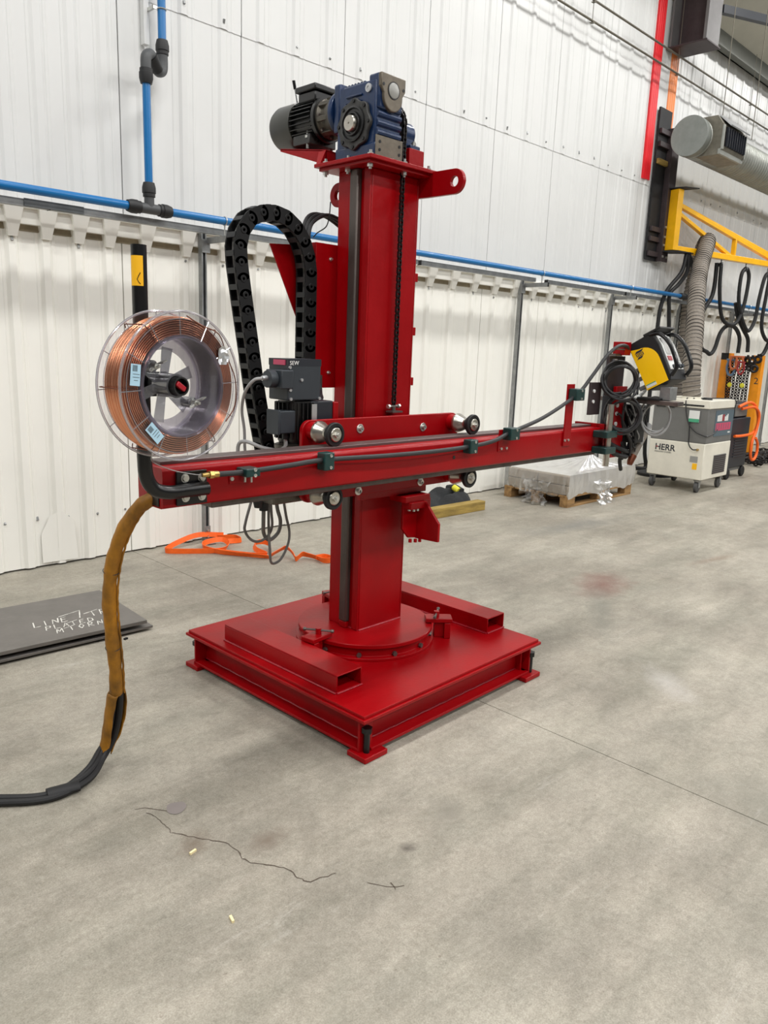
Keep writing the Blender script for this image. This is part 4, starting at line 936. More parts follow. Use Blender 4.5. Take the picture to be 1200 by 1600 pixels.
# strap wires around the coil
for k, a in enumerate((0.9, 2.2, 3.15, 4.15, 5.35)):
    d = Vector((math.cos(a), 0, math.sin(a))); r0, r1 = RI+0.012, RW+0.012
    pts = [Vector((SX, SY-0.0065, SZ))+d*r0+Vector((0, 0.012, 0)), Vector((SX, SY+0.003, SZ))+d*(r0+.01), Vector((SX, SY+0.003, SZ))+d*(RW), Vector((SX, SY+0.01, SZ))+d*r1, Vector((SX, SY+0.09, SZ))+d*r1, Vector((SX, SY+0.097, SZ))+d*RW]
    RB().tube(pts, 0.0016, 6).done().build('tie_wire', M['copperd'], spo)
RB().tube(smoothpath([Vector((SX, SY-0.002, SZ))+Vector((math.cos(a), 0, math.sin(a)))*r for a, r in ((1.5, .192), (1.2, .180), (0.85, .194), (0.5, .178), (0.1, .19), (-0.3, .196), (-0.6, .184))], 4), 0.0016, 6).done().build('wire_tail', M['copperd'], spo)
# labels and foil tag
for a, rr, tl in ((2.93, 0.160, 0.10), (4.02, 0.158, 0.75)):
    d = Vector((math.cos(a), 0, math.sin(a))); c_ = Vector((SX, SY-0.003, SZ))+d*rr; R = Matrix.Rotation(tl if tl < .5 else -tl, 3, 'Y')
    lb = RB().obox(c_, (0.030, 0.0012, 0.056), R).done().build('barcode_label', M['label'], spo)
    for q in range(7):
        RB().obox(c_+R@Vector((-0.009+0.0022*q, -0.0008, 0.017)), (0.0012 if q % 2 else 0.0007, 0.0006, 0.016), R).done().build('print_bar', M['ink'], lb)
    for q in range(3): RB().obox(c_+R@Vector((0.002, -0.0008, 0.002-0.008*q)), (0.02 if q < 2 else 0.012, 0.0006, 0.0012), R).done().build('print_line', M['ink'], lb)
ft = RB(); d = Vector((math.cos(0.55), 0, math.sin(0.55))); c_ = Vector((SX, SY-0.006, SZ))+d*0.168
vs = []; n = 7
for i in range(n):
    for k in range(n): vs.append(c_+Vector((-0.02+0.04*i/(n-1)*(1-0.25*abs(k-3)/3), random.uniform(-.004, .003), -0.027+0.054*k/(n-1)*(1-.15*abs(i-3)/3))))
ft.add(vs, [(i*n+k, (i+1)*n+k, (i+1)*n+k+1, i*n+k+1) for i in range(n-1) for k in range(n-1)])
ft.done().build('foil_tag', M['alu'], spo, ang=5)
# arm clamp that carries the hub
RB().box(SX-0.045, SX+0.03, yb+0.026, yb+0.034, SZ-0.035, SZ+0.035).done().build('hub_plate', M['black'], arm, 0.002)
RB().tube(smoothpath([(-1.345, SY+0.03, 1.205), (-1.335, SY+0.06, 1.182), (-1.296, -0.435, 1.16), (-1.234, -0.42, 1.134), (-1.169, -0.41, 1.116), (-1.129, -0.405, 1.108), (-1.12, -0.405, 1.107)], 7), 0.0014, 6).done().build('feed_wire', M['alu'], wcn)
spo.rotation_euler.z = math.radians(8)

# ---- cable drag chain (loop in the XZ plane behind the boom)
cc = thing('cable_drag_chain', V(-0.42, 0.14, 0.95), 'black plastic cable drag chain looping up beside the column', 'cable chain')
YF, YBk = 0.102, 0.168
path = smoothpath([(-0.277, 0, 1.20), (-0.277, 0, 1.45), (-0.277, 0, 1.70), (-0.280, 0, 1.83), (-0.315, 0, 1.925), (-0.385, 0, 1.990), (-0.475, 0, 2.008), (-0.560, 0, 1.985), (-0.612, 0, 1.925), (-0.626, 0, 1.85), (-0.605, 0, 1.70), (-0.570, 0, 1.50), (-0.535, 0, 1.30), (-0.490, 0, 1.10), (-0.462, 0, 0.97)], 24)
LP = 0.0605; lk = 0.031
nodes = [path[0]]; acc = 0
for a, b in zip(path, path[1:]):
    seg = (b-a).length
    while acc+seg >= LP:
        t_ = (LP-acc)/seg; a = a.lerp(b, t_); nodes.append(a.copy()); seg = (b-a).length; acc = 0
    acc += seg
side = RB()
def linkmesh(near):
    m = MB()
    for y, t_, off in (((YF-0.135, 0.008, 0),) if near else ((YBk-0.135-0.008, 0.008, 0),)):
        o = []
        n = 8; h = 0.029
        for i in range(n+1): a = PI/2+PI*i/n; o.append((h*math.cos(a)*0.8, y, h*math.sin(a)))
        for i in range(n+1): a = -PI/2+PI*i/n; o.append((LP*0.93+h*math.cos(a)*0.35, y, h*math.sin(a)))
        m.prism(o, (0, t_, 0))
    if near: m.lathe((0, YF-0.135, 0), (0, -1, 0), [(0.015, -0.001), (0.013, 0.002), (0.006, 0.002), (0.005, 0.000), (0, 0.000)], 16)
    return m.mesh()
def barmesh(z):
    m = MB().box(LP*0.28, LP*0.62, YF-0.135+0.006, YBk-0.135-0.006, z-0.0035, z+0.0035); return m.mesh()
LM = linkmesh(True); LM.name = 'link'; LM.materials.append(M['chainpl']); LF = linkmesh(False); LF.materials.append(M['chainpl'])
B1 = barmesh(0.0275); B1.materials.append(M['rung']); B2 = barmesh(-0.0275); B2.materials.append(M['rung'])
for a, b in zip(nodes, nodes[1:]):
    d = b-a; ang = math.atan2(d.z, d.x); q = Quaternion((0, 1, 0), -ang)
    o = inst('link', LM, None, cc, V(a.x, 0.135, a.z), q)
    for Bm in (B1, B2, LF):
        r = bpy.data.objects.new('far_side_plate' if Bm is LF else 'crossbar', Bm); COL.objects.link(r); r.parent = o
for dy in (-0.015, 0.012):
    RB().tube([p+Vector((0, 0.135+dy, 0)) for p in path[::3]], 0.008, 8).done().build('inner_cable', M['cable'], cc)

# ---- welding head at the far end of the boom
hd = thing('welding_head', V(1.55, -0.32, 0.93), 'welding head with steel brackets and slides at the far boom end', 'welding head')
RB().box(1.372, 1.392, -0.38, -0.20, 0.99, 1.15).done().build('end_plate', M['red'], hd, 0.002)
pp = RB().box(1.44, 1.56, -0.395, -0.375, 0.965, 1.35).done().build('slide_plate', M['red'], hd, 0.002)
for z in (1.25, 1.205, 1.15):
    RB().cyl((1.46, -0.395, z), (1.46, -0.402, z), 0.011, n=16).done().build('plate_bolt', M['stickw'], pp)
RB().box(1.43, 1.58, -0.372, -0.32, 1.02, 1.30).done().build('slide_body', M['machdark'], hd, 0.004)
RB().box(1.262, 1.37, -0.345, -0.33, 1.20, 1.37).done().build('bracket_plate', M['darkcol'], hd, 0.002)
RB().box(1.395, 1.57, -0.36, -0.345, 1.30, 1.51).done().build('mount_plate', M['darkcol'], hd, 0.003)
for x, z in ((1.29, 1.325), (1.29, 1.27)): RB().cyl((x, -0.345, z), (x, -0.351, z), 0.009, n=12).done().build('plate_hole', M['stickw'], hd)
RB().cyl((1.43, -0.366, 1.485), (1.46, -0.366, 1.485), 0.010, n=10).done().build('slot_pin', M['alu'], hd)
RB().box(1.42, 1.49, -0.38, -0.33, 1.5105, 1.522).done().build('shim', M['steel'], hd)
RB().cyl((1.34, -0.40, 1.545), (1.475, -0.40, 1.545), 0.0035, n=8).done().build('pin_bracket', M['steel'], hd)
RB().box(1.475, 1.545, -0.40, -0.33, 1.515, 1.585).done().build('feeder_mount', M['red'], hd, 0.003)
RB().box(1.53, 1.60, -0.70, -0.22, 1.265, 1.288).done().build('support_arm', M['steel'], hd, 0.002)
RB().box(1.515, 1.60, -0.60, -0.30, 1.288, 1.30).done().build('control_cradle', M['blackpl'], hd, 0.002)
RB().box(1.56, 1.64, -0.64, -0.58, 1.29, 1.36).done().build('cradle_block', M['galv'], hd, 0.003)
RB().cyl((1.565, -0.33, 1.26), (1.565, -0.33, 1.02), 0.03, n=18).done().build('feed_unit', M['blackpl'], hd)
RB().box(1.60, 1.70, -0.45, -0.33, 1.04, 1.25).done().build('wire_drive', M['blackpl'], hd, 0.006)
RB().obox((1.66, -0.42, 1.12), (0.02, 0.03, 0.26), Matrix.Rotation(0.5, 3, 'Y')).done().build('drive_lever', M['machdark'], hd)
RB().tube([(1.77, -0.42, 1.10), (1.69, -0.42, 1.01), (1.655, -0.42, 0.965)], 0.026, 14, rad=lambda t: 0.02+0.006*(1-t)).done().build('torch_body', M['hosefab'], hd)
RB().tube([(1.655, -0.42, 0.965), (1.63, -0.42, 0.93), (1.625, -0.42, 0.915)], 0.018, 12, rad=lambda t: 0.022-0.008*t).done().build('torch_nozzle', M['copperd'], hd)
RB().tube([(1.80, -0.42, 1.13), (1.70, -0.42, 1.025)], 0.024, 14).done().build('flux_hose', M['cablelt'], hd)
# black power cables under the head
for k, pts in enumerate(([(1.40, -0.38, 1.06), (1.46, -0.40, 1.03), (1.55, -0.42, 1.0), (1.62, -0.41, 0.985)], [(1.40, -0.38, 1.02), (1.48, -0.40, 0.985), (1.56, -0.42, 0.965), (1.62, -0.40, 0.97)],
                         [(1.52, -0.36, 1.12), (1.54, -0.38, 1.06), (1.57, -0.40, 1.01), (1.60, -0.40, 0.99)], [(1.60, -0.36, 1.15), (1.61, -0.38, 1.05), (1.625, -0.38, 0.98), (1.64, -0.36, 0.94)], [(1.66, -0.34, 1.10), (1.67, -0.34, 1.0), (1.70, -0.32, 0.92), (1.76, -0.30, 0.86)])):
    RB().tube(smoothpath(pts, 6), 0.0125 if k < 2 else 0.011, 10).done().build('power_cable', M['blackrub'], hd)
# coils of cable tied to the head
def coil(c_, ax, R_, turns, r, mt, label, sq=1.0):
    t_ = RB(); u, v, w = frame(ax)
    P_ = []
    nn = 40
    for i in range(int(turns*nn)+1):
        a = 2*PI*i/nn; k_ = i/nn; rr = R_*(1+0.13*math.sin(k_*2.4+R_*70)); P_.append(Vector(c_)+u*(rr*math.cos(a)*sq+0.010*math.sin(k_*3.7))+v*(rr*math.sin(a)+0.012*math.cos(k_*2.9))+w*(0.022*math.sin(k_*4.3)+0.010*math.sin(a+k_*2)))
    t_.tube(P_, r, 7)
    return solo(t_.done(), 'cable_coil', mt, label, 'cable coil', 'cable coils on the welding head')
coil((1.40, -0.43, 1.385), (-0.8, -0.6, 0.1), 0.084, 7.3, 0.0055, M['cabled'], 'upper coil of black cable on the welding head')
coil((1.44, -0.445, 1.205), (-0.8, -0.6, 0.0), 0.088, 5.2, 0.0065, M['cabled'], 'lower coil of black cable in front of the red slide plate')
coil((1.63, -0.54, 1.195), (-0.75, -0.65, 0.1), 0.088, 2.4, 0.0055, M['cablelt'], 'coil of light grey cable nearest the white extractor cart', 0.85)
RB_ = RB().tube(smoothpath([(1.40, -0.44, 1.30), (1.45, -0.46, 1.295), (1.52, -0.47, 1.298), (1.60, -0.46, 1.31), (1.66, -0.45, 1.34), (1.70, -0.42, 1.42)], 6), 0.009, 8).done()
RB_.build('signal_cable', M['stickw'], hd)
for k in range(4):
    RB().tube(smoothpath([(1.50+.02*k, -0.44, 1.28), (1.53+.015*k, -0.45, 1.36-.02*k), (1.56, -0.45, 1.42-.02*k), (1.60, -0.43, 1.44-.03*k)], 6), 0.004, 6).done().build('signal_cable', M['cabled'], hd)
for k in range(3):
    RB().tube(smoothpath([(1.56+.03*k, -0.45, 1.24), (1.60+.03*k, -0.47, 1.17), (1.64+.02*k, -0.47, 1.12), (1.68, -0.46, 1.16+.03*k), (1.66-.04*k, -0.45, 1.22)], 6), 0.003, 6).done().build('signal_cable', M['cabled'], hd)

rc = random.Random(11)
for k in range(12):
    a = Vector((1.42+rc.uniform(0, .2), -0.42+rc.uniform(-.04, .03), 1.26+rc.uniform(-.06, .06))); b = Vector((1.55+rc.uniform(0, .16), -0.40+rc.uniform(-.05, .03), 0.99+rc.uniform(-.03, .10)))
    m1 = a.lerp(b, .35)+Vector((rc.uniform(-.05, .07), rc.uniform(-.03, .03), rc.uniform(-.05, .05))); m2 = a.lerp(b, .7)+Vector((rc.uniform(-.05, .05), rc.uniform(-.03, .03), rc.uniform(-.05, .03)))
    RB().tube(smoothpath([a, m1, m2, b], 7), rc.choice((0.004, 0.005, 0.007)), 7).done().build('signal_cable', M['cabled'] if k % 4 else M['cablelt'], hd)
# ---- control box (yellow and black), tilted, its side facing -X
FX = 1.545                                   # near side plane
TH = math.radians(29)
def fb(s_, h_, x_=0.0):
    """s along the box from back to front (towards -Y), h up, rotated by TH; origin at rear lower corner"""
    y0, z0 = -0.525+0.005, 1.333
    c_, n_ = math.cos(TH), math.sin(TH)
    return Vector((FX+x_, y0-(s_*c_-0*h_)+h_*n_*1.0*0+0, z0+s_*n_)) + Vector((0, h_*n_*1.0, h_*c_))
cb = thing('control_box', V(FX+0.12, -0.52, 1.333), 'tilted yellow and black welding control box on the far boom end', 'control box')
FL, FH, FWd = 0.138, 0.250, 0.19
def fpoly(pts, x0, x1): return RB().prism([fb(s_, h_, x0) for s_, h_ in pts], (x1-x0, 0, 0)).done()
fpoly([(0, 0), (FL, 0), (FL+0.01, 0.05), (FL+0.012, 0.2), (FL-0.0, 0.262), (FL-0.03, 0.275), (-0.012, 0.272), (-0.012, 0.24)], 0.0, FWd).build('case', M['blackpl'], cb, 0.004)
yl = [(0.0, 0.004), (FL-0.012, 0.004)]+[(FL-0.012-0.085+0.085*math.cos(a), 0.135+0.09*math.sin(a)) for a in [PI/2*i/8 for i in range(9)]]+[(-0.006, 0.238)]
fpoly(yl, -0.004, 0.0).build('yellow_side_panel', M['feedyel'], cb)
# logo: slanted stripes with lettering between
sd = fb(1, 0)-fb(0, 0); sd.normalize(); uu = fb(0, 1)-fb(0, 0); uu.normalize()
def lg(pts, nm):
    fpoly(pts, -0.0052, -0.004).build(nm, M['ink'], cb)
lg([(0.012, 0.176), (0.040, 0.176), (0.052, 0.186), (0.024, 0.186)], 'logo_bar'); lg([(0.010, 0.208), (0.050, 0.208), (0.064, 0.219), (0.022, 0.219)], 'logo_bar')
lg([(0.016, 0.189), (0.058, 0.189), (0.056, 0.205), (0.014, 0.205)], 'logo_field')
text('logo_text', 'ESAB', M['feedyel'], cb, V(*fb(0.018, 0.191, -0.0056)), sd, uu, 0.0165, 0.0003)
fpoly([(0.004, 0.012), (0.062, 0.012), (0.062, 0.026), (0.004, 0.026)], -0.0052, -0.004).build('rating_sticker', M['stickw'], cb)
fpoly([(0.004, 0.026), (0.062, 0.026), (0.062, 0.031), (0.004, 0.031)], -0.0052, -0.004).build('green_strip', M['stickg'], cb)
# front panel (faces -Y)
fpoly([(FL+0.010, 0.055), (FL+0.014, 0.055), (FL+0.016, 0.2), (FL+0.006, 0.252), (FL+0.0, 0.252)], 0.02, FWd-0.02).build('front_panel', M['stickw'], cb)
fpoly([(FL+0.013, 0.14), (FL+0.018, 0.14), (FL+0.016, 0.235), (FL+0.008, 0.235)], 0.035, 0.085).build('display', M['dimple'], cb)
fpoly([(FL+0.013, 0.09), (FL+0.018, 0.09), (FL+0.019, 0.235), (FL+0.008, 0.235)], 0.11, 0.16).build('keypad', M['dimple'], cb)
fpoly([(FL+0.013, 0.105), (FL+0.0182, 0.105), (FL+0.0184, 0.13), (FL+0.013, 0.13)], 0.03, 0.075).build('red_band', M['shackr'], cb)
for k in range(3):
    a = fb(FL+0.01, 0.07, 0.06+0.038*k); b = fb(FL+0.034, 0.066, 0.06+0.038*k)
    RB().cyl(a, b, 0.013, 0.010, n=14).done().build('knob', M['greyencl'], cb)
for x in (0.006, FWd-0.006):
    RB().tube(smoothpath([fb(FL-0.02, 0.268, x), fb(FL+0.03, 0.25, x), fb(FL+0.058, 0.19, x), fb(FL+0.062, 0.12, x), fb(FL+0.05, 0.05, x), fb(FL+0.01, 0.02, x)], 6), 0.011, 10).done().build('handle', M['black'], cb)
fpoly([(FL-0.05, 0.27), (FL+0.05, 0.272), (FL+0.05, 0.283), (FL-0.05, 0.285)], -0.002, FWd*0.9).build('hood', M['blackpl'], cb, 0.002)
for k in range(3):
    a = fb(-0.005, 0.03+0.05*k, 0.02); RB().cyl(a, a+Vector((0, 0.035, -0.018)), 0.012, n=12).done().build('rear_connector', M['galv'], cb)

# ================================================================== WALL SERVICES
PZ, PYy = 2.307, 4.72
pipe = thing('blue_air_pipe', (4, PYy, PZ-0.03), 'long horizontal blue compressed-air pipe running along the white wall', 'pipe')
MB().cyl((0.2, PYy, PZ), (2.56, PYy, PZ), 0.0255, n=20).build('pipe_length', M['pipeblue'], pipe)
MB().cyl((2.68, PYy, PZ), (10.35, PYy, PZ), 0.0255, n=20).build('pipe_length', M['pipeblue'], pipe)
MB().cyl((10.35, PYy, PZ), (19, PYy, PZ), 0.0255, n=20).build('pipe_length', M['pipeblue'], pipe)
def sleeve(p, d, parent, r=0.042):
    d = Vector(d).normalized(); p = Vector(p)
    return MB().lathe(p, d, [(0.026, 0), (r*0.82, 0), (r, 0.03), (r, 0.062), (r*0.9, 0.064), (r*0.9, 0.085), (0.026, 0.085)], 24).build('pipe_nut', M['nut'], parent)
TX = 2.60
tee = MB().cyl((TX-0.075, PYy, PZ), (TX+0.075, PYy, PZ), 0.032, n=20).cyl((TX, PYy, PZ), (TX, PYy, PZ+0.085), 0.031, n=20).build('tee_fitting', M['fitting'], pipe)
sleeve((TX-0.15, PYy, PZ), (1, 0, 0), tee); sleeve((TX+0.15, PYy, PZ), (-1, 0, 0), tee); sleeve((TX, PYy, PZ+0.155), (0, 0, -1), tee)
MB().lathe((10.29, PYy, PZ), (1, 0, 0), [(0.026, 0), (0.036, 0.01), (0.042, 0.05), (0.042, 0.14), (0.036, 0.19), (0.026, 0.2)], 24).build('coupling', M['nut'], pipe)
drop = thing('blue_drop_pipe', (TX, PYy, PZ+0.1), 'vertical blue pipe with a double elbow offset rising above the tee', 'pipe')
MB().cyl((TX, PYy, PZ+0.1), (TX, PYy, 3.03), 0.0245, n=20).build('pipe_length', M['pipeblue'], drop)
def px(X_, Y_, Z_): return Vector((X_, Y_, Z_))
UX, UY = 2.795, 4.86
el = MB().tube(smoothpath([(TX, PYy, 3.08), (TX, PYy, 3.15), (TX+0.01, PYy+0.007, 3.19), (TX+0.05, PYy+0.035, 3.215), (TX+0.075, PYy+0.054, 3.205)], 6), 0.032, 16).build('elbow', M['fitting'], drop)
sleeve((TX, PYy, 3.03), (0, 0, 1), el)
el2 = MB().tube(smoothpath([(UX-0.075, UY-0.054, 3.165), (UX-0.05, UY-0.035, 3.155), (UX-0.01, UY-0.007, 3.175), (UX, UY, 3.215), (UX, UY, 3.27)], 6), 0.033, 16).build('elbow', M['fitting'], drop)
sleeve((UX, UY, 3.355), (0, 0, -1), el2)
MB().cyl((TX+0.06, PYy+0.043, 3.21), (UX-0.065, UY-0.047, 3.158), 0.037, n=20).build('link_nut', M['nut'], drop)
MB().cyl((UX, UY, 3.33), (UX, UY, 5.5), 0.0255, n=20).build('pipe_length', M['pipeblue'], drop)
MB().torus((UX, UY, 3.53), (0, 0, 1), 0.029, 0.004, 24, 6).box(UX-0.06, UX-0.045, UY, W-0.101, 3.52, 3.54).box(UX-0.06, UX-0.03, UY-0.004, UY+0.004, 3.52, 3.54).build('pipe_clip', M['zinc'], drop)
MB().box(UX-0.085, UX-0.05, W-0.10, W-0.056, 3.33, 3.9).build('clip_strut', M['wallup'], drop)

# slotted steel uprights with arms that carry the pipe
SU = [(3.13, 'first upright from the left, behind the drag chain'), (7.0, 'upright right of the column, above the boom'), (8.91, 'upright behind the welding head'), (10.82, 'upright left of the grey fume hose'), (12.72, 'upright behind the yellow chain rack'), (14.7, 'rightmost upright, beside the yellow chain rack')]
for x, lb in SU:
    u = thing('strut_upright', (x, 4.955, 0), 'galvanised slotted steel '+lb, 'steel strut', 'uprights along the wall')
    h = 2.275
    MB().box(x-0.0205, x-0.018, 4.935, 4.975, 0.012, h).box(x+0.018, x+0.0205, 4.935, 4.975, 0.012, h).box(x-0.018, x+0.018, 4.9725, 4.975, 0.012, h).box(x-0.0205, x-0.010, 4.932, 4.935, 0.012, h).box(x+0.010, x+0.0205, 4.932, 4.935, 0.012, h).build('channel', M['galv'], u)
    MB().box(x-0.0175, x+0.0175, 4.955, 4.972, 0.012, h).build('channel_back', M['galvd'], u)
    fo = MB().box(x-0.024, x+0.024, 4.926, 4.932, 0.0, 0.13).box(x-0.03, x+0.03, 4.86, 4.932, 0.0, 0.006).build('foot_bracket', M['galv'], u)
    for z in (0.05, 0.1): MB().hexa((x, 4.926, z), (x, 4.915, z), 0.010).build('foot_bolt', M['zinc'], fo)
    MB().bar((x+0.028, 4.93, 2.192), (x+0.028, 4.64, 2.192), 0.018, 0.042).build('arm', M['galv'], u, 0.002)
    MB().box(x+0.019, x+0.04, 4.634, 4.64, 2.171, 2.213).build('end_cap', M['blackpl'], u)
    MB().box(x-0.02, x+0.045, 4.925, 4.932, 2.11, 2.20).build('arm_bracket', M['galv'], u)
    MB().torus((x+0.03, PYy, PZ), (1, 0, 0), 0.029, 0.004, 24, 6).cyl((x+0.03, PYy, 2.213), (x+0.03, PYy, PZ-0.03), 0.005, n=8).build('pipe_clamp', M['zinc'], u)
# rail between the uprights
xs = [0.2, 2.02, 3.1, 5.24, 7.0, 7.24, 8.9, 9.02, 10.8, 10.9, 12.7, 12.9, 14.7]
for a, b, lb in ((0.2, 2.0, 'leftmost, ending at the splice'), (2.0, 5.2, 'crossing behind the tee fitting'), (5.24, 7.02, 'just right of the column'), (7.24, 8.92, 'above the boom cable post'), (8.96, 10.84, 'behind the black hoses'), (10.9, 14.7, 'rightmost, behind the chain rack')):
    r = thing('wall_rail', ((a+b)/2, 4.80, 2.22), 'slim grey rail under the blue pipe, '+lb, 'rail', 'rails under the air pipe')
    MB().box(a, b, 4.785, 4.825, 2.222, 2.2265).box(a, b, 4.785, 4.789, 2.2265, 2.262).box(a, b, 4.821, 4.825, 2.2265, 2.262).build('channel', M['galv'], r)
    MB().box(a-0.004, a, 4.783, 4.827, 2.22, 2.263).build('end_cap', M['blackpl'], r)
    if a == 2.0:
        MB().box(1.85, 2.2, 4.779, 4.7845, 2.224, 2.266).build('splice_plate', M['galvd'], r)

# two conduits with hanger rods, high on the wall
for k, (y, z, lb) in enumerate(((4.83, 4.89, 'lower'), (4.83, 5.083, 'upper'))):
    c_ = thing('wall_conduit', (11, y, z), lb+' of two thin steel conduits high on the wall', 'conduit')
    MB().cyl((4.0, y, z), (22, y, z), 0.0115, n=12).build('tube', M['conduit'], c_)
for x in (7.75, 9.75, 12.1, 14.5):
    h_ = MB().cyl((x, 4.83, 4.875), (x, 4.83, 5.55 if x < 9 else 5.72), 0.004, n=6).box(x-0.02, x+0.02, 4.81, 4.85, 4.868, 4.874).box(x-0.02, x+0.02, 4.81, 4.85, 5.061, 5.067)
    solo(h_, 'conduit_hanger', M['conduit'], {7.75: 'thin hanger rod at the left of the conduits', 9.75: 'thin hanger rod of the conduits beside the red stripe', 12.1: 'thin hanger rod of the conduits above the duct', 14.5: 'thin hanger rod of the conduits at the far right'}[x], 'hanger rod', 'conduit hangers')

# black scuffed steel column in the wall opening, carrying the jib
cc_ = thing('crane_column', (10.0, 4.93, 2.7), 'dark bolted steel column piece on the wall that carries the yellow jib', 'steel column')
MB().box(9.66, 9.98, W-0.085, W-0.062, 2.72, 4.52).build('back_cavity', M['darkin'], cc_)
MB().box(9.93, 10.12, W-0.16, W-0.14, 2.72, 4.32).box(9.93, 9.95, W-0.14, W-0.085, 2.72, 4.32).build('channel', M['darkcol'], cc_, 0.003)
for z in (2.80, 2.98, 3.10, 3.90, 4.1, 4.25):
    MB().box(9.68, 9.94, W-0.12, W-0.086, z-0.03, z+0.03).build('cross_cleat', M['darkcol'] if z != 3.9 else M['woodg'], cc_, 0.003)
for z in (2.78, 2.92, 3.02, 3.14, 4.12, 4.27):
    for x in (9.965, 10.065): MB().hexa((x, W-0.16, z), (x, W-0.175, z), 0.016).build('column_bolt', M['zinc'], cc_)
MB().prism([(9.92, W-0.02, 3.61), (10.12, W-0.02, 3.61), (10.20, W-0.45, 3.61), (10.02, W-0.35, 3.61)], (0, 0, 0.014)).build('top_bearing_plate', M['darkin'], cc_)
MB().prism([(9.92, W-0.02, 2.84), (10.15, W-0.02, 2.84), (10.35, W-0.40, 2.84), (10.0, W-0.35, 2.84)], (0, 0, 0.014)).build('bottom_bearing_plate', M['darkin'], cc_)
# jib crane
J0 = Vector((10.02, 4.80, 0)); JD = Vector((0.974, -0.225, 0)).normalized(); JS = Vector((0.225, 0.974, 0))
def jp(s_, z, o=0): return J0+JD*s_+JS*o+Vector((0, 0, z))
jb_ = thing('jib_crane', J0+Vector((0, 0, 2.85)), 'yellow truss jib crane arm swung out from the wall column', 'jib crane')
MB().bar(jp(0.02, 2.86), jp(0.02, 3.60), 0.13, 0.10, JD).build('post', M['yellow'], jb_, 0.004)
for nm, a, b, w, h in (('bottom_chord', (0.08, 2.885), (4.2, 2.85), 0.09, 0.075), ('top_chord', (0.08, 3.50), (3.6, 2.78), 0.06, 0.045), ('middle_chord', (0.08, 3.42), (2.5, 2.88), 0.06, 0.05), ('brace', (0.08, 3.32), (1.25, 2.90), 0.06, 0.045), ('short_strut', (1.33, 2.90), (1.33, 3.14), 0.06, 0.045)):
    off = 0.14 if nm == 'top_chord' else 0
    MB().bar(jp(*a, off), jp(*b, off), w, h).build(nm, M['yellow'], jb_, 0.004)
# festoon hoses hanging from the jib
def jpts(L_, o): return [jp((Vector(p)-J0).dot(JD), p[2], o) for p in L_]
F1 = [(11.11, 4.647, 2.80), (11.14, 4.64, 2.47), (11.237, 4.617, 2.129), (11.377, 4.585, 2.004), (11.593, 4.535, 2.014), (11.721, 4.506, 2.245), (11.762, 4.496, 2.603), (11.72, 4.498, 2.74), (11.657, 4.52, 2.764), (11.584, 4.537, 2.677), (11.58, 4.534, 2.414), (11.633, 4.526, 2.239), (11.769, 4.494, 2.023), (11.912, 4.461, 1.92), (12.029, 4.434, 2.08), (12.059, 4.427, 2.355), (12.116, 4.414, 2.647), (12.177, 4.4, 2.734), (12.233, 4.387, 2.674), (12.222, 4.39, 2.456), (12.197, 4.396, 2.089), (12.255, 4.382, 1.907), (12.417, 4.345, 1.80), (12.55, 4.32, 2.0), (12.6, 4.30, 2.4), (12.7, 4.29, 2.7)]
fest = thing('festoon_hose', jp(1.7, 1.57), 'long black hose draped in loops under the yellow jib arm', 'hose')
MB().tube(smoothpath(jpts(F1, 0), 6), 0.026, 10).build('hose', M['blackrub'], fest)
for p in ((11.11, 2.80), (11.66, 2.79), (12.18, 2.76)):
    q = jp((Vector((p[0], 4.9-(p[0]-10.1)*0.231, 0))-J0).dot(JD), p[1]); MB().cyl(q-Vector((0, 0, 0.03)), q+Vector((0, 0, 0.06)), 0.008, n=8).torus(q-Vector((0, 0, 0.03)), JD, 0.03, 0.007, 14, 6).build('hanger_clip', M['galvd'], fest)
for L_, lb in (([(11.097, 4.65, 2.80), (11.104, 4.648, 2.511), (11.069, 4.656, 2.336), (10.93, 4.676, 2.15), (10.90, 4.70, 1.9), (10.98, 4.69, 1.66), (11.108, 4.647, 1.60), (11.192, 4.628, 1.57), (11.277, 4.608, 1.644), (11.361, 4.589, 1.87), (11.499, 4.557, 1.974), (11.679, 4.515, 1.955), (11.814, 4.484, 1.816), (11.823, 4.482, 1.60)], 'black hose arching behind the grey fume hose to the chain rack'),
               ([(11.62, 4.53, 2.30), (11.70, 4.506, 2.12), (11.878, 4.469, 1.937), (12.014, 4.438, 1.805), (12.046, 4.43, 1.62)], 'short black hose end hanging above the chain rack'),
               ([(12.60, 4.32, 2.2), (12.56, 4.317, 1.918), (12.53, 4.32, 1.776), (12.45, 4.346, 1.62), (12.38, 4.346, 1.58)], 'black hose curving at the right edge above the chain rack')):
    solo(MB().tube(smoothpath(jpts(L_, 0.06), 6), 0.028, 10), 'black_hose', M['blackrub'], lb, 'hose', 'hoses under the jib')
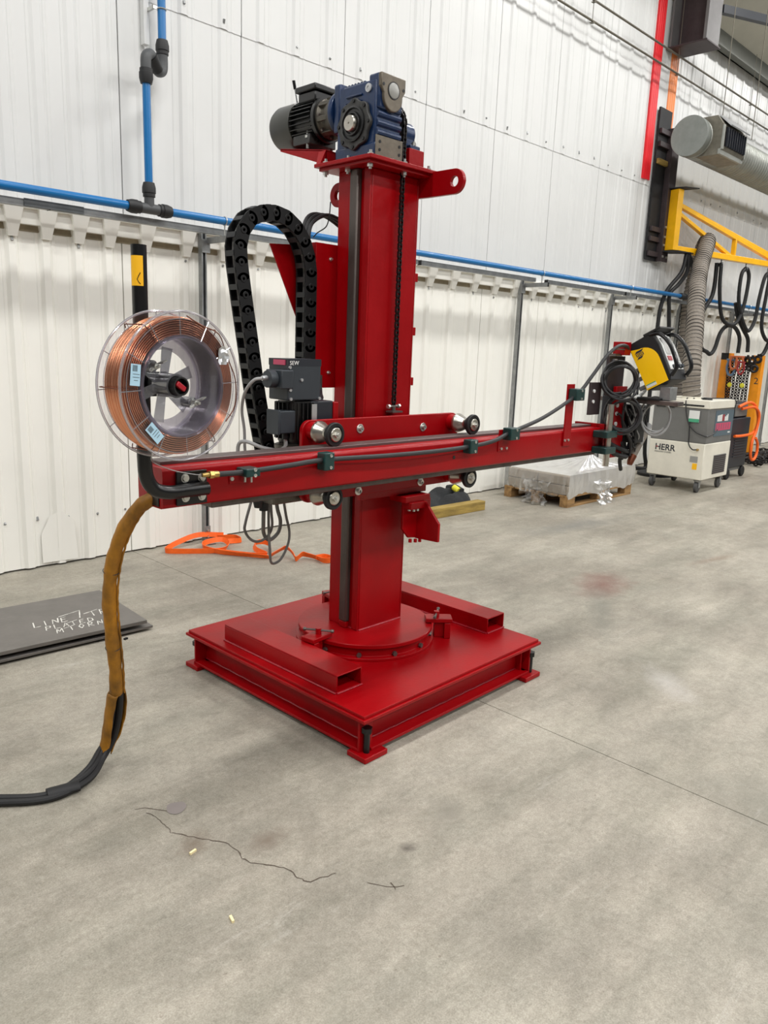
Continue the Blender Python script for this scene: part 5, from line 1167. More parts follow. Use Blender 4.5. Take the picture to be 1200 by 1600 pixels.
for L_, lb in (([(10.298, 4.834, 2.85), (10.245, 4.847, 2.612), (10.03, 4.896, 2.392), (9.951, 4.914, 2.265), (9.898, 4.927, 2.057), (9.889, 4.929, 1.60), (9.88, 4.93, 1.0), (9.9, 4.93, 0.3), (9.95, 4.9, 0.035), (9.7, 4.75, 0.03)], 'leftmost black hose dropping from the crane column'),
               ([(10.335, 4.826, 2.85), (10.346, 4.823, 2.62), (10.21, 4.855, 2.446), (10.06, 4.893, 2.311), (10.084, 4.884, 2.067), (10.135, 4.872, 1.70), (10.15, 4.87, 1.0), (10.15, 4.87, 0.3), (10.2, 4.8, 0.035), (10.05, 4.6, 0.03)], 'second black hose dropping from the crane column'),
               ([(10.335, 4.826, 2.85), (10.507, 4.786, 2.592), (10.636, 4.756, 2.393), (10.72, 4.742, 2.20), (10.75, 4.74, 1.8), (10.74, 4.74, 1.2), (10.7, 4.7, 0.5), (10.65, 4.65, 0.035), (10.5, 4.6, 0.03)], 'black hose running down directly behind the grey fume hose')):
    solo(MB().tube(smoothpath(jpts(L_, -0.06), 6), 0.026, 10), 'black_hose', M['blackrub'], lb, 'hose', 'hoses under the jib')

# flexible fume hose from the jib to the cart
HP = smoothpath([(8.90, 3.80, 1.06), (8.895, 3.82, 1.16), (8.926, 3.86, 1.431), (9.169, 3.98, 1.798), (9.507, 4.15, 2.186), (9.951, 4.35, 2.529), (10.36, 4.50, 2.80), (10.62, 4.58, 3.00), (10.78, 4.66, 3.05), (10.90, 4.76, 2.96), (10.92, 4.82, 2.7), (10.86, 4.83, 2.2), (10.80, 4.80, 1.67), (10.80, 4.80, 1.05), (10.80, 4.78, 0.4)], 14)

fh = thing('fume_hose', (8.90, 3.80, 1.06), 'thick grey ribbed fume hose slung over the yellow jib down to the cart', 'hose')
# even resample, ribbed radius
def resample(P_, step):
    out = [P_[0].copy()]; acc = 0
    for a, b in zip(P_, P_[1:]):
        a = a.copy(); seg = (b-a).length
        while acc+seg >= step:
            a = a.lerp(b, (step-acc)/seg); out.append(a.copy()); seg = (b-a).length; acc = 0
        acc += seg
    return out
H2 = resample(HP, 0.0125); nH = len(H2)
MB().tube(H2, 0.1, 20, rad=lambda t_: 0.100-0.006*(1 if round(t_*(nH-1)) % 4 == 0 else 0)+0.003*(1 if round(t_*(nH-1)) % 4 == 2 else 0)).build('hose_body', M['hosefab'], fh, ang=80)
# wire helix proud of the fabric
hx = []; u, v, _ = frame(H2[1]-H2[0]); pt = (H2[1]-H2[0]).normalized()
for i in range(nH-1):
    t_ = (H2[i+1]-H2[i]).normalized(); q = pt.rotation_difference(t_); u = q@u; v = q@v; pt = t_
    for k in range(4):
        f_ = i+k/4; a = 2*PI*f_/4.0*0.9; hx.append(H2[i].lerp(H2[i+1], k/4)+(u*math.cos(a)+v*math.sin(a))*0.1015)
MB().tube(hx, 0.0038, 5).build('hose_helix', M['hosewire'], fh)

# ventilation duct
DX, DYc, DZ, DR = 9.56, 4.50, 4.10, 0.228
dc = thing('ventilation_duct', (DX, DYc, DZ-DR), 'round galvanised spiral duct with an end cap and side outlet', 'duct')
pr_ = []
for i in range(150):
    x = 0.08+i*0.075; pr_ += [(DR-0.012, x), (DR-0.012, x+0.06), (DR-0.004, x+0.064), (DR-0.004, x+0.071)]
MB().lathe((DX, DYc, DZ), (1, 0, 0), pr_, 40).build('spiral_pipe', M['duct'], dc)
MB().lathe((DX, DYc, DZ), (1, 0, 0), [(0, 0), (DR-0.004, 0), (DR, 0.004), (DR, 0.10), (DR-0.012, 0.10)], 48).build('end_cap', M['ductend'], dc)
ob = MB()
OX0, OX1 = DX+0.15, DX+0.80; OY0, OY1 = DYc-0.36, DYc-0.04; OZ0, OZ1 = DZ-0.22, DZ+0.22
box_ = MB().prism([(OX0, OY1, OZ1), (OX0, OY0+0.10, OZ1), (OX0, OY0, OZ1-0.13), (OX0, OY0, OZ0+0.08), (OX0, OY0+0.05, OZ0), (OX0, OY1, OZ0)], (OX1-OX0, 0, 0)).build('outlet_box', M['ductbox'], dc, 0.004)
MB().box(OX0-0.02, OX1+0.02, OY0+0.02, OY0+0.05, OZ0-0.0, OZ0+0.06).box(OX0-0.02, OX0+0.01, OY0-0.006, OY0+0.02, OZ0+0.05, OZ1-0.12).box(OX1-0.01, OX1+0.02, OY0-0.006, OY0+0.02, OZ0+0.05, OZ1-0.12).build('outlet_frame', M['duct'], dc, 0.003)
MB().box(OX0+0.03, OX1-0.03, OY0-0.008, OY0-0.002, OZ0+0.09, OZ1-0.14).build('grille_back', M['black'], dc)
for k in range(9):
    x = OX0+0.06+k*(OX1-OX0-0.12)/8
    MB().box(x-0.004, x+0.004, OY0-0.03, OY0-0.008, OZ0+0.09, OZ1-0.14).build('louvre_blade', M['machdark'], dc)
MB().prism([(OX0+0.05, OY0+0.10, OZ1+0.002), (OX1-0.02, OY0+0.10, OZ1+0.002), (OX1-0.02, OY0-0.05, OZ1-0.13), (OX0+0.05, OY0-0.05, OZ1-0.13)], (0, -0.006, 0.014)).build('hood_flap', M['alu'], dc)
for x, y, lb in ((DX+0.30, DYc-0.25, 'thin wire holding up the near end of the duct'), (DX+1.0, DYc-0.35, 'thin wire holding up the duct beside its outlet')):
    solo(MB().cyl((x, y, DZ+0.2 if x < DX+.6 else DZ+0.1), (x, y, roofz(y)+0.08), 0.005, n=6), 'duct_hanger', M['conduit'], lb, 'hanger wire', 'duct hanger wires')

# roof frame haunch coming out of the wall
ha = thing('frame_haunch', (9.9, 4.75, 5.18), 'grey steel roof frame bracket projecting from the wall at the top', 'steel bracket')
MB().box(9.86, 9.94, 4.54, 4.56, 5.19, 6.2).box(9.72, 10.08, 4.50, 4.54, 5.20, 6.2).build('web_post', M['greysteel'], ha, 0.003)
MB().box(9.893, 9.907, 4.56, 4.97, 5.2, 6.2).build('web', M['darkcol'], ha)
MB().box(9.70, 10.10, 4.48, 4.985, 5.175, 5.195).build('bottom_flange', M['darkcol'], ha, 0.003)
MB().box(9.72, 10.08, 4.93, 4.955, 5.2, 6.2).build('back_flange', M['greysteel'], ha)
MB().bar((10.1, 4.52, 5.62), (13.2, 3.4, 5.75), 0.07, 0.09).build('tie_beam', M['machdark'], ha)

# ================================================================== FLOOR THINGS
# fume extractor cart
CXa, CXb, CYa, CYb = 8.70, 9.44, 3.50, 4.16
ct = thing('fume_extractor', ((CXa+CXb)/2, (CYa+CYb)/2, 0), 'white and grey fume extractor cart on casters lettered HERR', 'fume extractor')
MB().box(CXa, CXb, CYa, CYb, 0.148, 0.565).build('lower_cabinet', M['cream'], ct, 0.01)
MB().box(CXa+0.004, CXb-0.004, CYa+0.004, CYb-0.004, 0.566, 0.955).build('grey_cabinet', M['cartgrey'], ct, 0.008)
MB().box(CXa-0.006, CXb+0.006, CYa-0.006, CYb+0.006, 0.956, 1.05).build('lid', M['cream'], ct, 0.008)
MB().cyl((8.90, 3.80, 1.05), (8.90, 3.80, 1.075), 0.115, n=28).build('hose_collar', M['cream'], ct)
MB().box(CXa-0.014, CXa-0.006, 3.56, 3.86, 0.978, 0.996).build('door_latch', M['black'], ct, 0.002)
MB().box(CXa-0.014, CXa-0.006, 3.90, 4.12, 0.945, 0.962).build('door_latch', M['black'], ct, 0.002)
for x in (CXa+0.07, CXb-0.07):
    for y in (CYa+0.06, CYb-0.06):
        k = MB().lathe((x-0.02, y-0.02, 0.06), (0, 1, 0), [(0, 0), (0.05, 0), (0.06, 0.006), (0.06, 0.034), (0.05, 0.04), (0, 0.04)], 20).build('caster_wheel', M['wheel'], ct)
        MB().box(x-0.035, x+0.01, y-0.028, y-0.023, 0.055, 0.14).box(x-0.035, x+0.01, y+0.023, y+0.028, 0.055, 0.14).box(x-0.05, x+0.03, y-0.032, y+0.032, 0.132, 0.1475).build('caster_fork', M['galv'], k)
gv = MB().box(8.98, 9.33, CYa-0.005, CYa-0.0005, 0.20, 0.42).build('vent_grille', M['cartgrey'], ct)
for k in range(9): MB().box(8.985, 9.325, CYa-0.010, CYa-0.005, 0.205+0.024*k, 0.217+0.024*k).build('louvre', M['darkcol'], gv)
text('brand_text', 'HERR', M['ink'], ct, (CXa-0.0015, 4.085, 0.445), (0, -1, 0), (0, 0, 1), 0.10, 0.0005, bold=0.002)
MB().box(CXa-0.0022, CXa-0.0018, 4.05, 4.075, 0.475, 0.486).build('brand_accent', M['shackr'], ct)
text('brand_subtext', 'INDUSTRY SYSTEM', M['ink'], ct, (CXa-0.0015, 4.085, 0.415), (0, -1, 0), (0, 0, 1), 0.024, 0.0005)
MB().box(CXa-0.002, CXa-0.0005, 3.565, 3.655, 0.345, 0.415).build('rating_label', M['dimple'], ct)
MB().box(CXa-0.002, CXa-0.0005, 3.565, 3.62, 0.265, 0.335).build('warning_label', M['sticker'], ct)
MB().cyl((CXa-0.001, 3.575, 0.495), (CXa-0.03, 3.575, 0.495), 0.012, n=12).build('socket', M['brass'], ct)
# graphic on the grey side
gp = MB().box(8.90, 9.42, CYa+0.0005, CYa+0.0035, 0.64, 0.935).build('graphic_panel', M['stickn'], ct)
rnd = random.Random(5)
for k in range(9):
    x = 8.955+k*0.035; MB().box(x, x+0.026, CYa-0.0005, CYa+0.0005, 0.81, 0.86+0.03*rnd.random()).build('print_mark', M['white'] if k not in (4, 5) else M['shackr'], gp)
MB().box(8.93, 9.36, CYa-0.0003, CYa+0.0005, 0.705, 0.79).build('print_block', M['stickp'], gp)
for k in range(6):
    x = 8.95+k*0.068; MB().box(x, x+0.012, CYa-0.001, CYa-0.0003, 0.72, 0.778).build('print_mark', M['stickn'], gp)
for k in range(4): MB().box(9.30+0.018*k, 9.312+0.018*k, CYa-0.0005, CYa+0.0005, 0.665, 0.682).build('print_mark', M['white'], gp)
tg = MB().box(CXa-0.012, CXa-0.008, 3.60, 3.72, 0.80, 0.93).build('inspection_tag', M['stickw'], ct)
MB().box(CXa-0.0135, CXa-0.012, 3.60, 3.72, 0.80, 0.838).build('green_strip', M['stickg'], tg)
MB().tube(smoothpath([(8.78, 3.80, 1.06), (8.72, 3.78, 1.055), (8.683, 3.77, 0.99), (8.68, 3.72, 0.80), (8.68, 3.63, 0.70), (8.68, 3.53, 0.66), (8.70, 3.485, 0.655), (8.85, 3.48, 0.68), (8.95, 3.485, 0.72)], 6), 0.0065, 7).build('control_lead', M['cabled'], ct)
MB().tube(smoothpath([(8.682, 3.70, 0.80), (8.682, 3.69, 0.66), (8.68, 3.68, 0.55), (8.67, 3.63, 0.495), (8.67, 3.58, 0.495)], 6), 0.0065, 7).build('control_lead', M['cabled'], ct)
MB().tube(smoothpath([(8.80, 3.74, 1.06), (8.95, 3.66, 1.062), (9.10, 3.62, 1.062), (9.25, 3.58, 1.06), (9.36, 3.52, 1.058), (9.40, 3.485, 1.03), (9.40, 3.488, 0.95)], 6), 0.0065, 7).build('control_lead', M['cabled'], ct)
solo(MB().torus((8.85, 3.60, 1.058), (0, 0, 1), 0.05, 0.007, 24, 6).torus((8.86, 3.60, 1.069), (0, 0, 1), 0.045, 0.007, 24, 6), 'coiled_lead', M['cabled'], 'small coil of dark lead lying on the extractor lid', 'cable')

# dark machine behind the cart with an orange hose
mm = thing('dark_machine', (10.25, 3.85, 0), 'dark blue-black welding power source on wheels behind the extractor cart', 'machine')
MB().box(9.98, 10.62, 3.72, 4.12, 0.14, 0.78).build('body', M['machdark'], mm, 0.012)
MB().box(10.0, 10.55, 3.75, 4.10, 0.781, 0.98).build('upper_unit', M['machdark'], mm, 0.015)
MB().box(10.1, 10.5, 3.735, 3.75, 0.80, 0.96).build('handle_panel', M['cartgrey'], mm, 0.006)
for k in range(9): MB().box(10.15, 10.55, 3.712, 3.7195, 0.28+0.035*k, 0.296+0.035*k).build('louvre', M['greyencl'], mm)
for x in (10.05, 10.55):
    MB().lathe((x, 3.71, 0.07), (0, 1, 0), [(0, 0), (0.06, 0), (0.07, 0.008), (0.07, 0.032), (0.06, 0.04), (0, 0.04)], 20).build('wheel', M['blackrub'], mm)
    MB().lathe((x, 4.09, 0.07), (0, 1, 0), [(0, 0), (0.06, 0), (0.07, 0.008), (0.07, 0.032), (0.06, 0.04), (0, 0.04)], 20).build('wheel', M['blackrub'], mm)
MB().box(10.0, 10.6, 3.74, 4.1, 0.10, 0.14).build('chassis', M['cartgrey'], mm)
oh = []
oh_p = smoothpath([(10.1, 3.70, 0.93), (10.30, 3.66, 0.98), (10.48, 3.64, 0.94), (10.58, 3.62, 0.80), (10.58, 3.62, 0.66), (10.45, 3.63, 0.58), (10.2, 3.66, 0.56), (10.05, 3.69, 0.56)], 8)
oh2 = smoothpath([(10.2, 3.70, 0.90), (10.42, 3.63, 0.92), (10.55, 3.60, 0.82), (10.52, 3.60, 0.62), (10.42, 3.60, 0.48), (10.42, 3.60, 0.34), (10.48, 3.60, 0.25), (10.58, 3.60, 0.24), (10.65, 3.60, 0.32), (10.63, 3.60, 0.44), (10.54, 3.60, 0.52)], 8)
oo = thing('orange_hose', (10.4, 3.62, 0.22), 'orange hose coiled over the dark machine behind the cart', 'hose')
MB().tube(oh_p, 0.018, 10).build('hose_turn', M['orange'], oo); MB().tube(oh2, 0.018, 10).build('hose_turn', M['orange'], oo)
solo(MB().lathe((9.55, 4.45, 0.0), (0, 0, 1), [(0, 0), (0.22, 0), (0.22, 0.035), (0.17, 0.05), (0.05, 0.05), (0, 0.05)], 28), 'cable_heap', M['blackrub'], 'black round base with cable lying behind the extractor cart', 'cable')

# yellow chain rack with hooks, shackles and chains
rk = thing('chain_rack', (12.55, 4.65, 0), 'yellow two-post rack hung with chains and shackles behind the cart', 'rack')
for y0, y1 in ((4.80, 4.95), (4.33, 4.47)):
    MB().box(12.5, 12.62, y0, y1, 0.012, 1.60 if y0 > 4.5 else 1.58).build('post', M['rackyel'], rk, 0.004)
    MB().box(12.42, 12.75, y0-0.05, y1+0.02, 0.0, 0.012).build('base_plate', M['rackyel'], rk)
MB().box(12.495, 12.5, 4.835, 4.95, 1.50, 1.602).build('black_cap', M['black'], rk)
MB().box(12.53, 12.59, 4.47, 4.80, 1.50, 1.56).build('cross_bar', M['rackyel'], rk, 0.003)
for k in range(6): MB().tube([(12.53, 4.50+0.055*k, 1.53), (12.45, 4.50+0.055*k, 1.52), (12.42, 4.50+0.055*k, 1.56)], 0.009, 8).build('hook', M['steel'], rk)
text('rack_number', '2', M['ink'], rk, (12.499, 4.415, 1.15), (0, -1, 0), (0, 0, 1), 0.14, 0.0005)
def chain_run(P_, r=0.0055, L_=0.042):
    m_ = MB(); Q = resample(P_, L_*0.74)
    for i in range(len(Q)-1):
        d = (Q[i+1]-Q[i]).normalized(); u_, v_, _ = frame(d)
        s_ = (u_*math.cos(0.4)+v_*math.sin(0.4)) if i % 2 else (v_*math.cos(0.4)-u_*math.sin(0.4)); c_ = (Q[i]+Q[i+1])/2; hw, hl = L_*0.32, L_*0.5
        pts = [c_+d*hl*math.cos(a)+s_*hw*math.sin(a) for a in [2*PI*k/8 for k in range(8)]]
        m_.tube(pts, r, 5, closed=True)
    return m_
cl = [(4.79, 0.62, 'nearest the black-capped post'), (4.74, 0.35, 'second from the black-capped post'), (4.69, 0.5, 'third from the black-capped post'), (4.64, 0.25, 'in the middle'), (4.59, 0.3, 'third from the numbered post'), (4.54, 0.2, 'second from the numbered post'), (4.49, 0.45, 'nearest the numbered post')]
for y, zb, lb in cl:
    P_ = [Vector((12.44+random.uniform(-.015, .015), y+random.uniform(-.006, .006), 1.49-(1.49-zb)*i/12)) for i in range(13)]
    t_ = thing('lifting_chain', P_[-1], 'dark lifting chain hanging on the yellow rack, '+lb, 'chain', 'chains on the rack')
    tag(chain_run(P_, 0.008, 0.06).build('chain_links', M['chainst'], t_), kind='stuff')
def shackle(y, z, mt, lb, s_=1.0, x=12.40):
    pts = smoothpath([(x, y-0.035*s_, z), (x, y-0.05*s_, z-0.09*s_), (x, y-0.03*s_, z-0.16*s_), (x, y, z-0.18*s_), (x, y+0.03*s_, z-0.16*s_), (x, y+0.05*s_, z-0.09*s_), (x, y+0.035*s_, z)], 4)
    m_ = MB().tube(pts, 0.015*s_, 8).cyl((x, y-0.06*s_, z), (x, y+0.06*s_, z), 0.013*s_, n=10)
    solo(m_, 'shackle', M[mt], lb, 'shackle', 'shackles on the rack')
shackle(4.74, 1.50, 'shackb', 'blue-grey shackle hanging lowest on the rack', 1.3)
shackle(4.70, 1.55, 'shacko', 'pale orange shackle on the rack beside the blue one', 1.05, 12.36)
shackle(4.615, 1.55, 'shacko', 'bright orange shackle in the middle of the rack', 1.1, 12.37)
shackle(4.58, 1.47, 'shackr', 'dark red shackle on the rack below the orange one', 1.0, 12.36)
for k, (y, z) in enumerate(((4.51, 1.50), (4.44, 1.50), (4.36, 1.52), (4.46, 1.40), (4.40, 1.38))):
    m_ = MB().torus((12.40, y, z), (1, 0.2*k-.4, 0), 0.045, 0.021, 16, 8).cyl((12.40, y, z+0.03), (12.40, y, z+0.08), 0.018, n=10)
    solo(m_, 'hook_block', M['chainst'], 'dark forged hook on the rack, '+('first', 'second', 'third', 'fourth, in the lower row', 'fifth, in the lower row')[k]+' from the chains', 'hook', 'hooks on the rack')
for y, z, lb in ((4.735, 1.12, 'round yellow tag on a chain beside the black-capped post'), (4.545, 1.12, 'round yellow tag on a chain beside the numbered post'), (4.50, 1.46, 'yellow tag among the dark hooks at the rack top')):
    solo(MB().lathe((12.41, y, z), (-1, 0, 0), [(0, 0), (0.035, 0), (0.036, 0.003), (0.03, 0.007), (0, 0.007)], 20), 'chain_tag', M['tagy'], lb, 'tag', 'chain tags')
# chain heap on the floor
hp_ = [Vector((12.2+1.9*math.sin(i*0.37)*0.35+0.9*i/90, 4.15+0.22*math.sin(i*1.31)+0.1*math.cos(i*.7), 0.03+0.05*abs(math.sin(i*0.9)))) for i in range(90)]
hp_t = thing('chain_heap', (12.6, 4.15, 0), 'heap of dark chain lying on the floor at the right edge', 'chain')
tag(chain_run(smoothpath(hp_, 3), 0.011, 0.085).build('chain_links', M['chainst'], hp_t), kind='stuff')

# pallet with a wrapped load
PX0, PX1, PYa, PYb = 6.66, 7.98, 3.97, 4.74
pal = thing('pallet', ((PX0+PX1)/2, (PYa+PYb)/2, 0), 'low wooden pallet under the wrapped load', 'pallet')
for y in (PYa, (PYa+PYb)/2-0.045, PYb-0.09):
    MB().box(PX0, PX1, y, y+0.09, 0.0, 0.02).build('bottom_board', M['wood'], pal, 0.002)
    for x in (PX0, (PX0+PX1)/2-0.07, PX1-0.14): MB().box(x, x+0.14, y, y+0.09, 0.0205, 0.098).build('block', M['wood'], pal, 0.003)
for k in range(6):
    y = PYa+k*(PYb-PYa-0.11)/5
    MB().box(PX0, PX1, y, y+0.11, 0.0985, 0.118).build('deck_board', M['wood'], pal, 0.002)
k = 0
for lay in range(2):
    for ix in range(3):
        for iy in range(2):
            x0 = PX0+0.02+ix*0.43; y0 = PYa+0.02+iy*0.37; z0 = 0.1185+lay*0.098
            solo(MB().box(x0, x0+0.42, y0, y0+0.36, z0, z0+0.095), 'packed_carton', M['bricks'], 'wrapped flat carton, %s layer, %s row, %s of the pallet' % (('lower', 'upper')[lay], ('near', 'wall-side')[iy], ('near end', 'middle', 'far end')[ix]), 'carton', 'cartons on the pallet', 0.01)
# stretch wrap: draped shell with pleats
wr = MB(); nx = 72; zt = 0.33; vs = []
loop = []
def per(t_):
    a = t_*4; x0, x1, y0, y1 = PX0-0.012, PX1+0.012, PYa-0.012, PYb+0.012
    if a < 1: return (x0+(x1-x0)*a, y0)
    if a < 2: return (x1, y0+(y1-y0)*(a-1))
    if a < 3: return (x1-(x1-x0)*(a-2), y1)
    return (x0, y1-(y1-y0)*(a-3))
rows = 7
for j in range(rows):
    for i in range(nx*2):
        t_ = i/(nx*2); x, y = per(t_); f_ = j/(rows-1)
        low = 0.075+0.045*abs(math.sin(i*0.21))+0.015*random.random()
        z = zt-(zt-low)*f_; o = 0.002*math.sin(i*1.7+j*.6)+random.uniform(-.0015, .0015)
        cx_, cy_ = (PX0+PX1)/2, (PYa+PYb)/2
        vs.append((x+(x-cx_)*0.02*math.sin(f_*PI)+o, y+(y-cy_)*0.02*math.sin(f_*PI)+o, z))
fs = [(j*nx*2+i, j*nx*2+(i+1) % (nx*2), (j+1)*nx*2+(i+1) % (nx*2), (j+1)*nx*2+i) for j in range(rows-1) for i in range(nx*2)]
base_n = len(vs)
# tented top: rises to a ridge near the slide tube
apex = (7.28, 4.12, 0.49)
rings = 5
for j in range(1, rings+1):
    f_ = j/rings
    for i in range(nx*2):
        x, y = per(i/(nx*2)); z = zt+(apex[2]-zt)*f_**2.2+0.012*math.sin(i*0.9)*f_*(1-f_)
        vs.append((x+(apex[0]-x)*f_, y+(apex[1]-y)*f_, z))
for j in range(rings):
    o0 = 0 if j == 0 else base_n+(j-1)*nx*2; o1 = base_n+j*nx*2
    fs += [(o0+i, o1+i, o1+(i+1) % (nx*2), o0+(i+1) % (nx*2)) for i in range(nx*2)]
solo(wr.add(vs, fs), 'stretch_wrap', M['wrap'], 'clear crumpled stretch wrap covering the pallet load', 'plastic wrap', ang=60)
# bunched tails of film
for x, y, lb in ((PX0-0.05, 4.30, 'crumpled tail of film on the floor at the near end of the pallet'), (7.22, PYa-0.05, 'crumpled tail of film hanging on the long side of the pallet')):
    m_ = MB(); vs = []; fs = []; n = 11
    for i in range(n):
        for k in range(n):
            fx = (k/(n-1)-0.5); w_ = 0.10+0.14*abs(i/(n-1)-0.45)
            dx, dy = (random.uniform(-.05, .03), fx*w_*2) if x < PX0 else (fx*w_*2, random.uniform(-.05, .03))
            vs.append((x+dx-(0.05*(1-i/(n-1)) if x < PX0 else 0), y+dy-(0.05*(1-i/(n-1)) if x > PX0 else 0), 0.004+0.24*i/(n-1)+random.uniform(-.012, .012)*(i > 0)))
    m_.add(vs, [(i*n+k, (i+1)*n+k, (i+1)*n+k+1, i*n+k+1) for i in range(n-1) for k in range(n-1)])
    solo(m_, 'film_tail', M['wrap'], lb, 'plastic wrap', 'film tails', ang=10)

# timber with a dark jacket lying behind it
solo(MB().obox((5.50, 4.47, 0.045), (0.80, 0.10, 0.09), Matrix.Rotation(-0.03, 3, 'Z')), 'timber_beam', M['woodg'], 'short square timber lying on the floor behind the red bracket', 'timber', bevel=0.004)
ja = MB(); nj = 34; vs = []
for i in range(nj):
    for k in range(nj):
        u_, v_ = i/(nj-1), k/(nj-1); e = max(0, 1-((u_-.5)**2+(v_-.5)**2)*4.2)
        z = 0.17*e**0.5*(0.45+0.55*abs(math.sin(u_*6.5+1.6*math.sin(v_*4+u_*3))))+0.03*abs(math.sin(u_*15+v_*9))*e+0.02*math.sin(v_*19+u_*6)*e
        vs.append((5.35+u_*0.72, 4.56+v_*0.34+0.03*math.sin(u_*8), max(0.002, z)))
ja.add(vs, [(i*nj+k, (i+1)*nj+k, (i+1)*nj+k+1, i*nj+k+1) for i in range(nj-1) for k in range(nj-1)])
jk = solo(ja, 'black_jacket', M['cloth'], 'crumpled black jacket lying on the floor behind the timber', 'jacket', ang=80)
m_ = MB().tube([(5.77, 4.60, 0.17), (5.78, 4.70, 0.195), (5.79, 4.80, 0.17)], 0.028, 12); m_.build('collar', M['cloth'], jk)
MB().tube([(5.745, 4.62, 0.17), (5.75, 4.69, 0.195)], 0.03, 12).build('reflective_band', M['tagy'], jk)

# orange ratchet strap lying on the floor
stp = thing('orange_strap', (3.1, 4.6, 0), 'long orange webbing strap lying in loops on the floor by the wall', 'strap')
def strap(pts, up0, w_=0.038):
    P_ = smoothpath(pts, 8); n_ = len(P_); wv = []
    for i in range(n_):
        t_ = i/(n_-1); a = 0.45*(up0[0]+(up0[1]-up0[0])*t_)+0.2*math.sin(t_*14)
        d = (P_[min(i+1, n_-1)]-P_[max(i-1, 0)]).normalized(); s_ = d.cross(Vector((0, 0, 1))).normalized()
        wv.append(Vector((0, 0, 1))*math.cos(a)+s_*math.sin(a))
    P_ = [Vector((p.x, p.y, p.z+w_/2*abs(math.cos(0.45*(up0[0]+(up0[1]-up0[0])*i/(n_-1))+0.2*math.sin(i/(n_-1)*14))))) for i, p in enumerate(P_)]
    m_ = MB().ribbon(P_, w_, 0.004, wv); m_.build('strap_run', M['orange'], stp)
strap([(3.253, 4.90, 0.03), (3.05, 4.93, 0.055), (2.88, 4.92, 0.03), (2.76, 4.88, 0.006), (2.73, 4.82, 0.006), (2.862, 4.713, 0.005), (3.042, 4.619, 0.005), (3.17, 4.71, 0.012), (3.19, 4.83, 0.02), (3.06, 4.84, 0.015), (2.98, 4.754, 0.01), (2.996, 4.632, 0.005), (3.066, 4.492, 0.004), (3.213, 4.272, 0.004)], (0.3, 0.9))
strap([(3.213, 4.272, 0.004), (3.30, 4.28, 0.03), (3.36, 4.26, 0.05), (3.359, 4.18, 0.02), (3.325, 4.104, 0.004), (3.40, 4.13, 0.02), (3.44, 4.12, 0.012), (3.465, 4.06, 0.005), (3.45, 3.96, 0.005), (3.49, 3.93, 0.005), (3.53, 3.97, 0.006), (3.52, 4.03, 0.006), (3.45, 4.03, 0.01)], (1.0, 0.15))
strap([(2.989, 4.70, 0.005), (3.041, 4.576, 0.006), (3.151, 4.36, 0.006), (3.216, 4.30, 0.01), (3.222, 4.438, 0.02), (3.314, 4.58, 0.02), (3.39, 4.58, 0.02), (3.393, 4.50, 0.015), (3.299, 4.379, 0.006)], (0.9, 0.2))
strap([(3.20, 4.90, 0.02), (3.27, 4.89, 0.012), (3.34, 4.84, 0.01), (3.32, 4.77, 0.005), (3.23, 4.80, 0.005)], (0.4, 0.5))

# steel plates on the floor, chalk lettering on the top one
p1_ = MB().obox((1.25, 3.94, 0.020), (1.36, 0.72, 0.012), Matrix.Rotation(-0.04, 3, 'Z'))
solo(p1_, 'steel_plate', M['plate'], 'lower of two stacked dark steel plates, a little proud at the back', 'steel plate', 'steel plates on the floor', 0.001)
pw = MB().obox((1.18, 3.90, 0.055), (1.44, 0.62, 0.018), Matrix.Rotation(-0.055, 3, 'Z'))
sp2 = solo(pw, 'steel_plate', M['plate'], 'upper of two stacked dark steel plates, with chalk writing', 'steel plate', 'steel plates on the floor', 0.001)
for x in (0.85, 1.62): solo(MB().box(x-0.04, x+0.04, 3.66, 4.2, 0.0, 0.0138), 'dunnage_strip', M['woodg'], 'thin wooden strip under the %s end of the steel plates' % ('left' if x < 1 else 'right'), 'wood strip', 'strips under the plates', 0.001)
for x in (0.9, 1.6): solo(MB().box(x-0.05, x+0.05, 3.66, 4.1, 0.0263, 0.0458), 'spacer_strip', M['darkin'], 'dark spacer strip between the two plates at the %s end' % ('left' if x < 1 else 'right'), 'spacer strip', 'spacers between the plates', 0.001)
ex = (0.985, -0.06, 0); ey = (0.06, 0.985, 0)
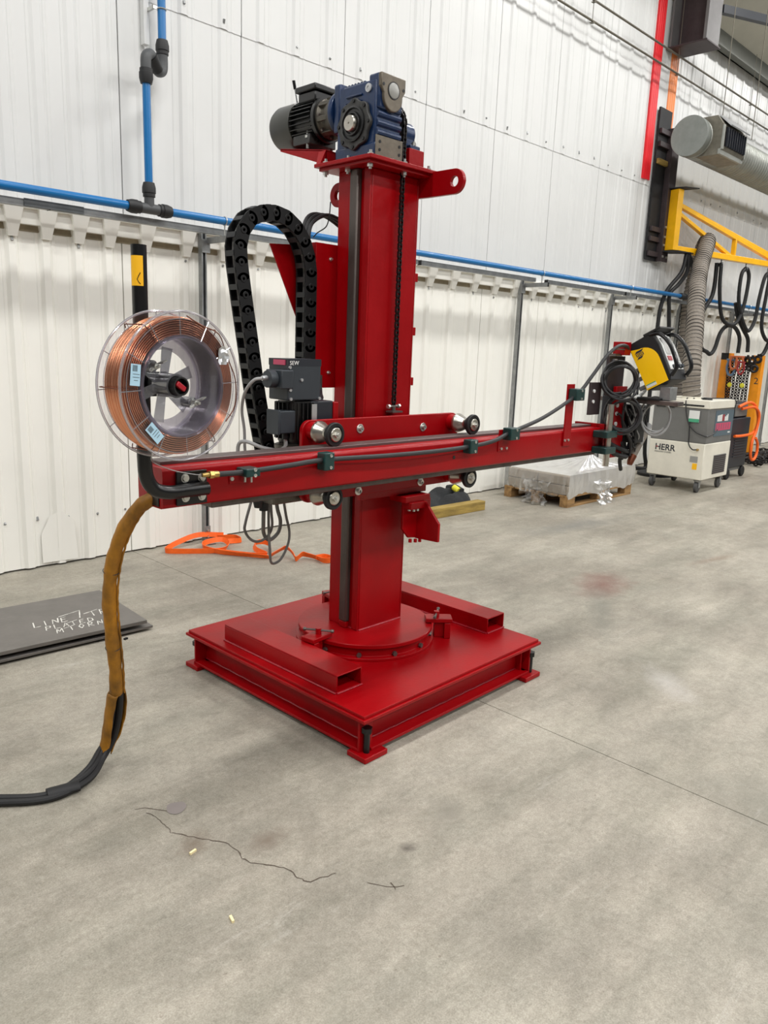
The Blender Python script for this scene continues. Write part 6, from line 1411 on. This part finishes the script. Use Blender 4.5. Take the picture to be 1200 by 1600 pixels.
ST = {'L': [[(0, 1), (0, 0), (.7, .05)]], 'I': [[(.2, .9), (.25, 0)]], 'N': [[(0, 0), (.1, .9), (.6, .1), (.7, 1)]], 'E': [[(.6, .95), (.05, .9), (0, 0), (.65, .05)], [(.03, .5), (.5, .5)]],
      '7': [[(-1.2, .75), (.7, 1.15), (.45, 0)]], 'T': [[(-.7, .7), (.9, 1.1)], [(.2, .95), (.3, 0)]], 'R': [[(0, 0), (.05, .95), (.6, .85), (.5, .5), (.05, .45), (.7, 0)]], 'A': [[(0, 0), (.35, .95), (.7, 0)], [(.15, .35), (.6, .35)]],
      'P': [[(0, 0), (.05, .95), (.65, .85), (.55, .5), (.05, .45)]], 'D': [[(0, 0), (.05, .95), (.6, .75), (.65, .25), (0, 0)]], 'M': [[(0, 0), (.1, .95), (.4, .3), (.75, 1), (.8, 0)]], 'O': [[(.35, .95), (0, .5), (.3, 0), (.65, .45), (.35, .95)]]}
def chalk(body, x, y, size, adv):
    for n_, chx in enumerate(body):
        for st_ in ST.get(chx, []):
            pts = []
            for a, b in zip(st_, st_[1:]):
                for q in range(4): pts.append((a[0]+(b[0]-a[0])*q/4, a[1]+(b[1]-a[1])*q/4))
            pts.append(st_[-1])
            w_ = [(x+(n_*adv+(p[0]+0.35*p[1])*size*0.62)*ex[0]+p[1]*size*ey[0], y+(n_*adv+(p[0]+0.35*p[1])*size*0.62)*ex[1]+p[1]*size*ey[1]) for p in pts]
            flat_strip(w_, 0.0065, 0.0645).build('chalk_stroke', M['chalk'], sp2)
chalk('LINE', 1.40, 3.80, 0.075, 0.046); chalk('7', 1.605, 3.80, 0.10, 0.05); chalk('TRA', 1.69, 3.785, 0.08, 0.052)
chalk('PLATED', 1.43, 3.725, 0.062, 0.043); chalk('M', 1.455, 3.655, 0.062, 0.05); chalk('TORN', 1.52, 3.655, 0.062, 0.048)

# wood chips
for x, y, a, lb in ((1.093, 1.822, 0.2, 'small pale wood chip by the crack in the floor'), (1.02, 1.51, 1.3, 'small pale wood chip in the middle of the bare floor')):
    solo(MB().obox((x, y, 0.0035), (0.024, 0.007, 0.007), Matrix.Rotation(a, 3, 'Z')), 'wood_chip', M['chip'], lb, 'wood chip', 'wood chips')
solo(MB().obox((1.745, 3.52, 0.004), (0.02, 0.012, 0.008), Matrix.Rotation(0.3, 3, 'Z')), 'metal_scrap', M['darkin'], 'tiny dark metal scrap on the floor near the steel plates', 'scrap')
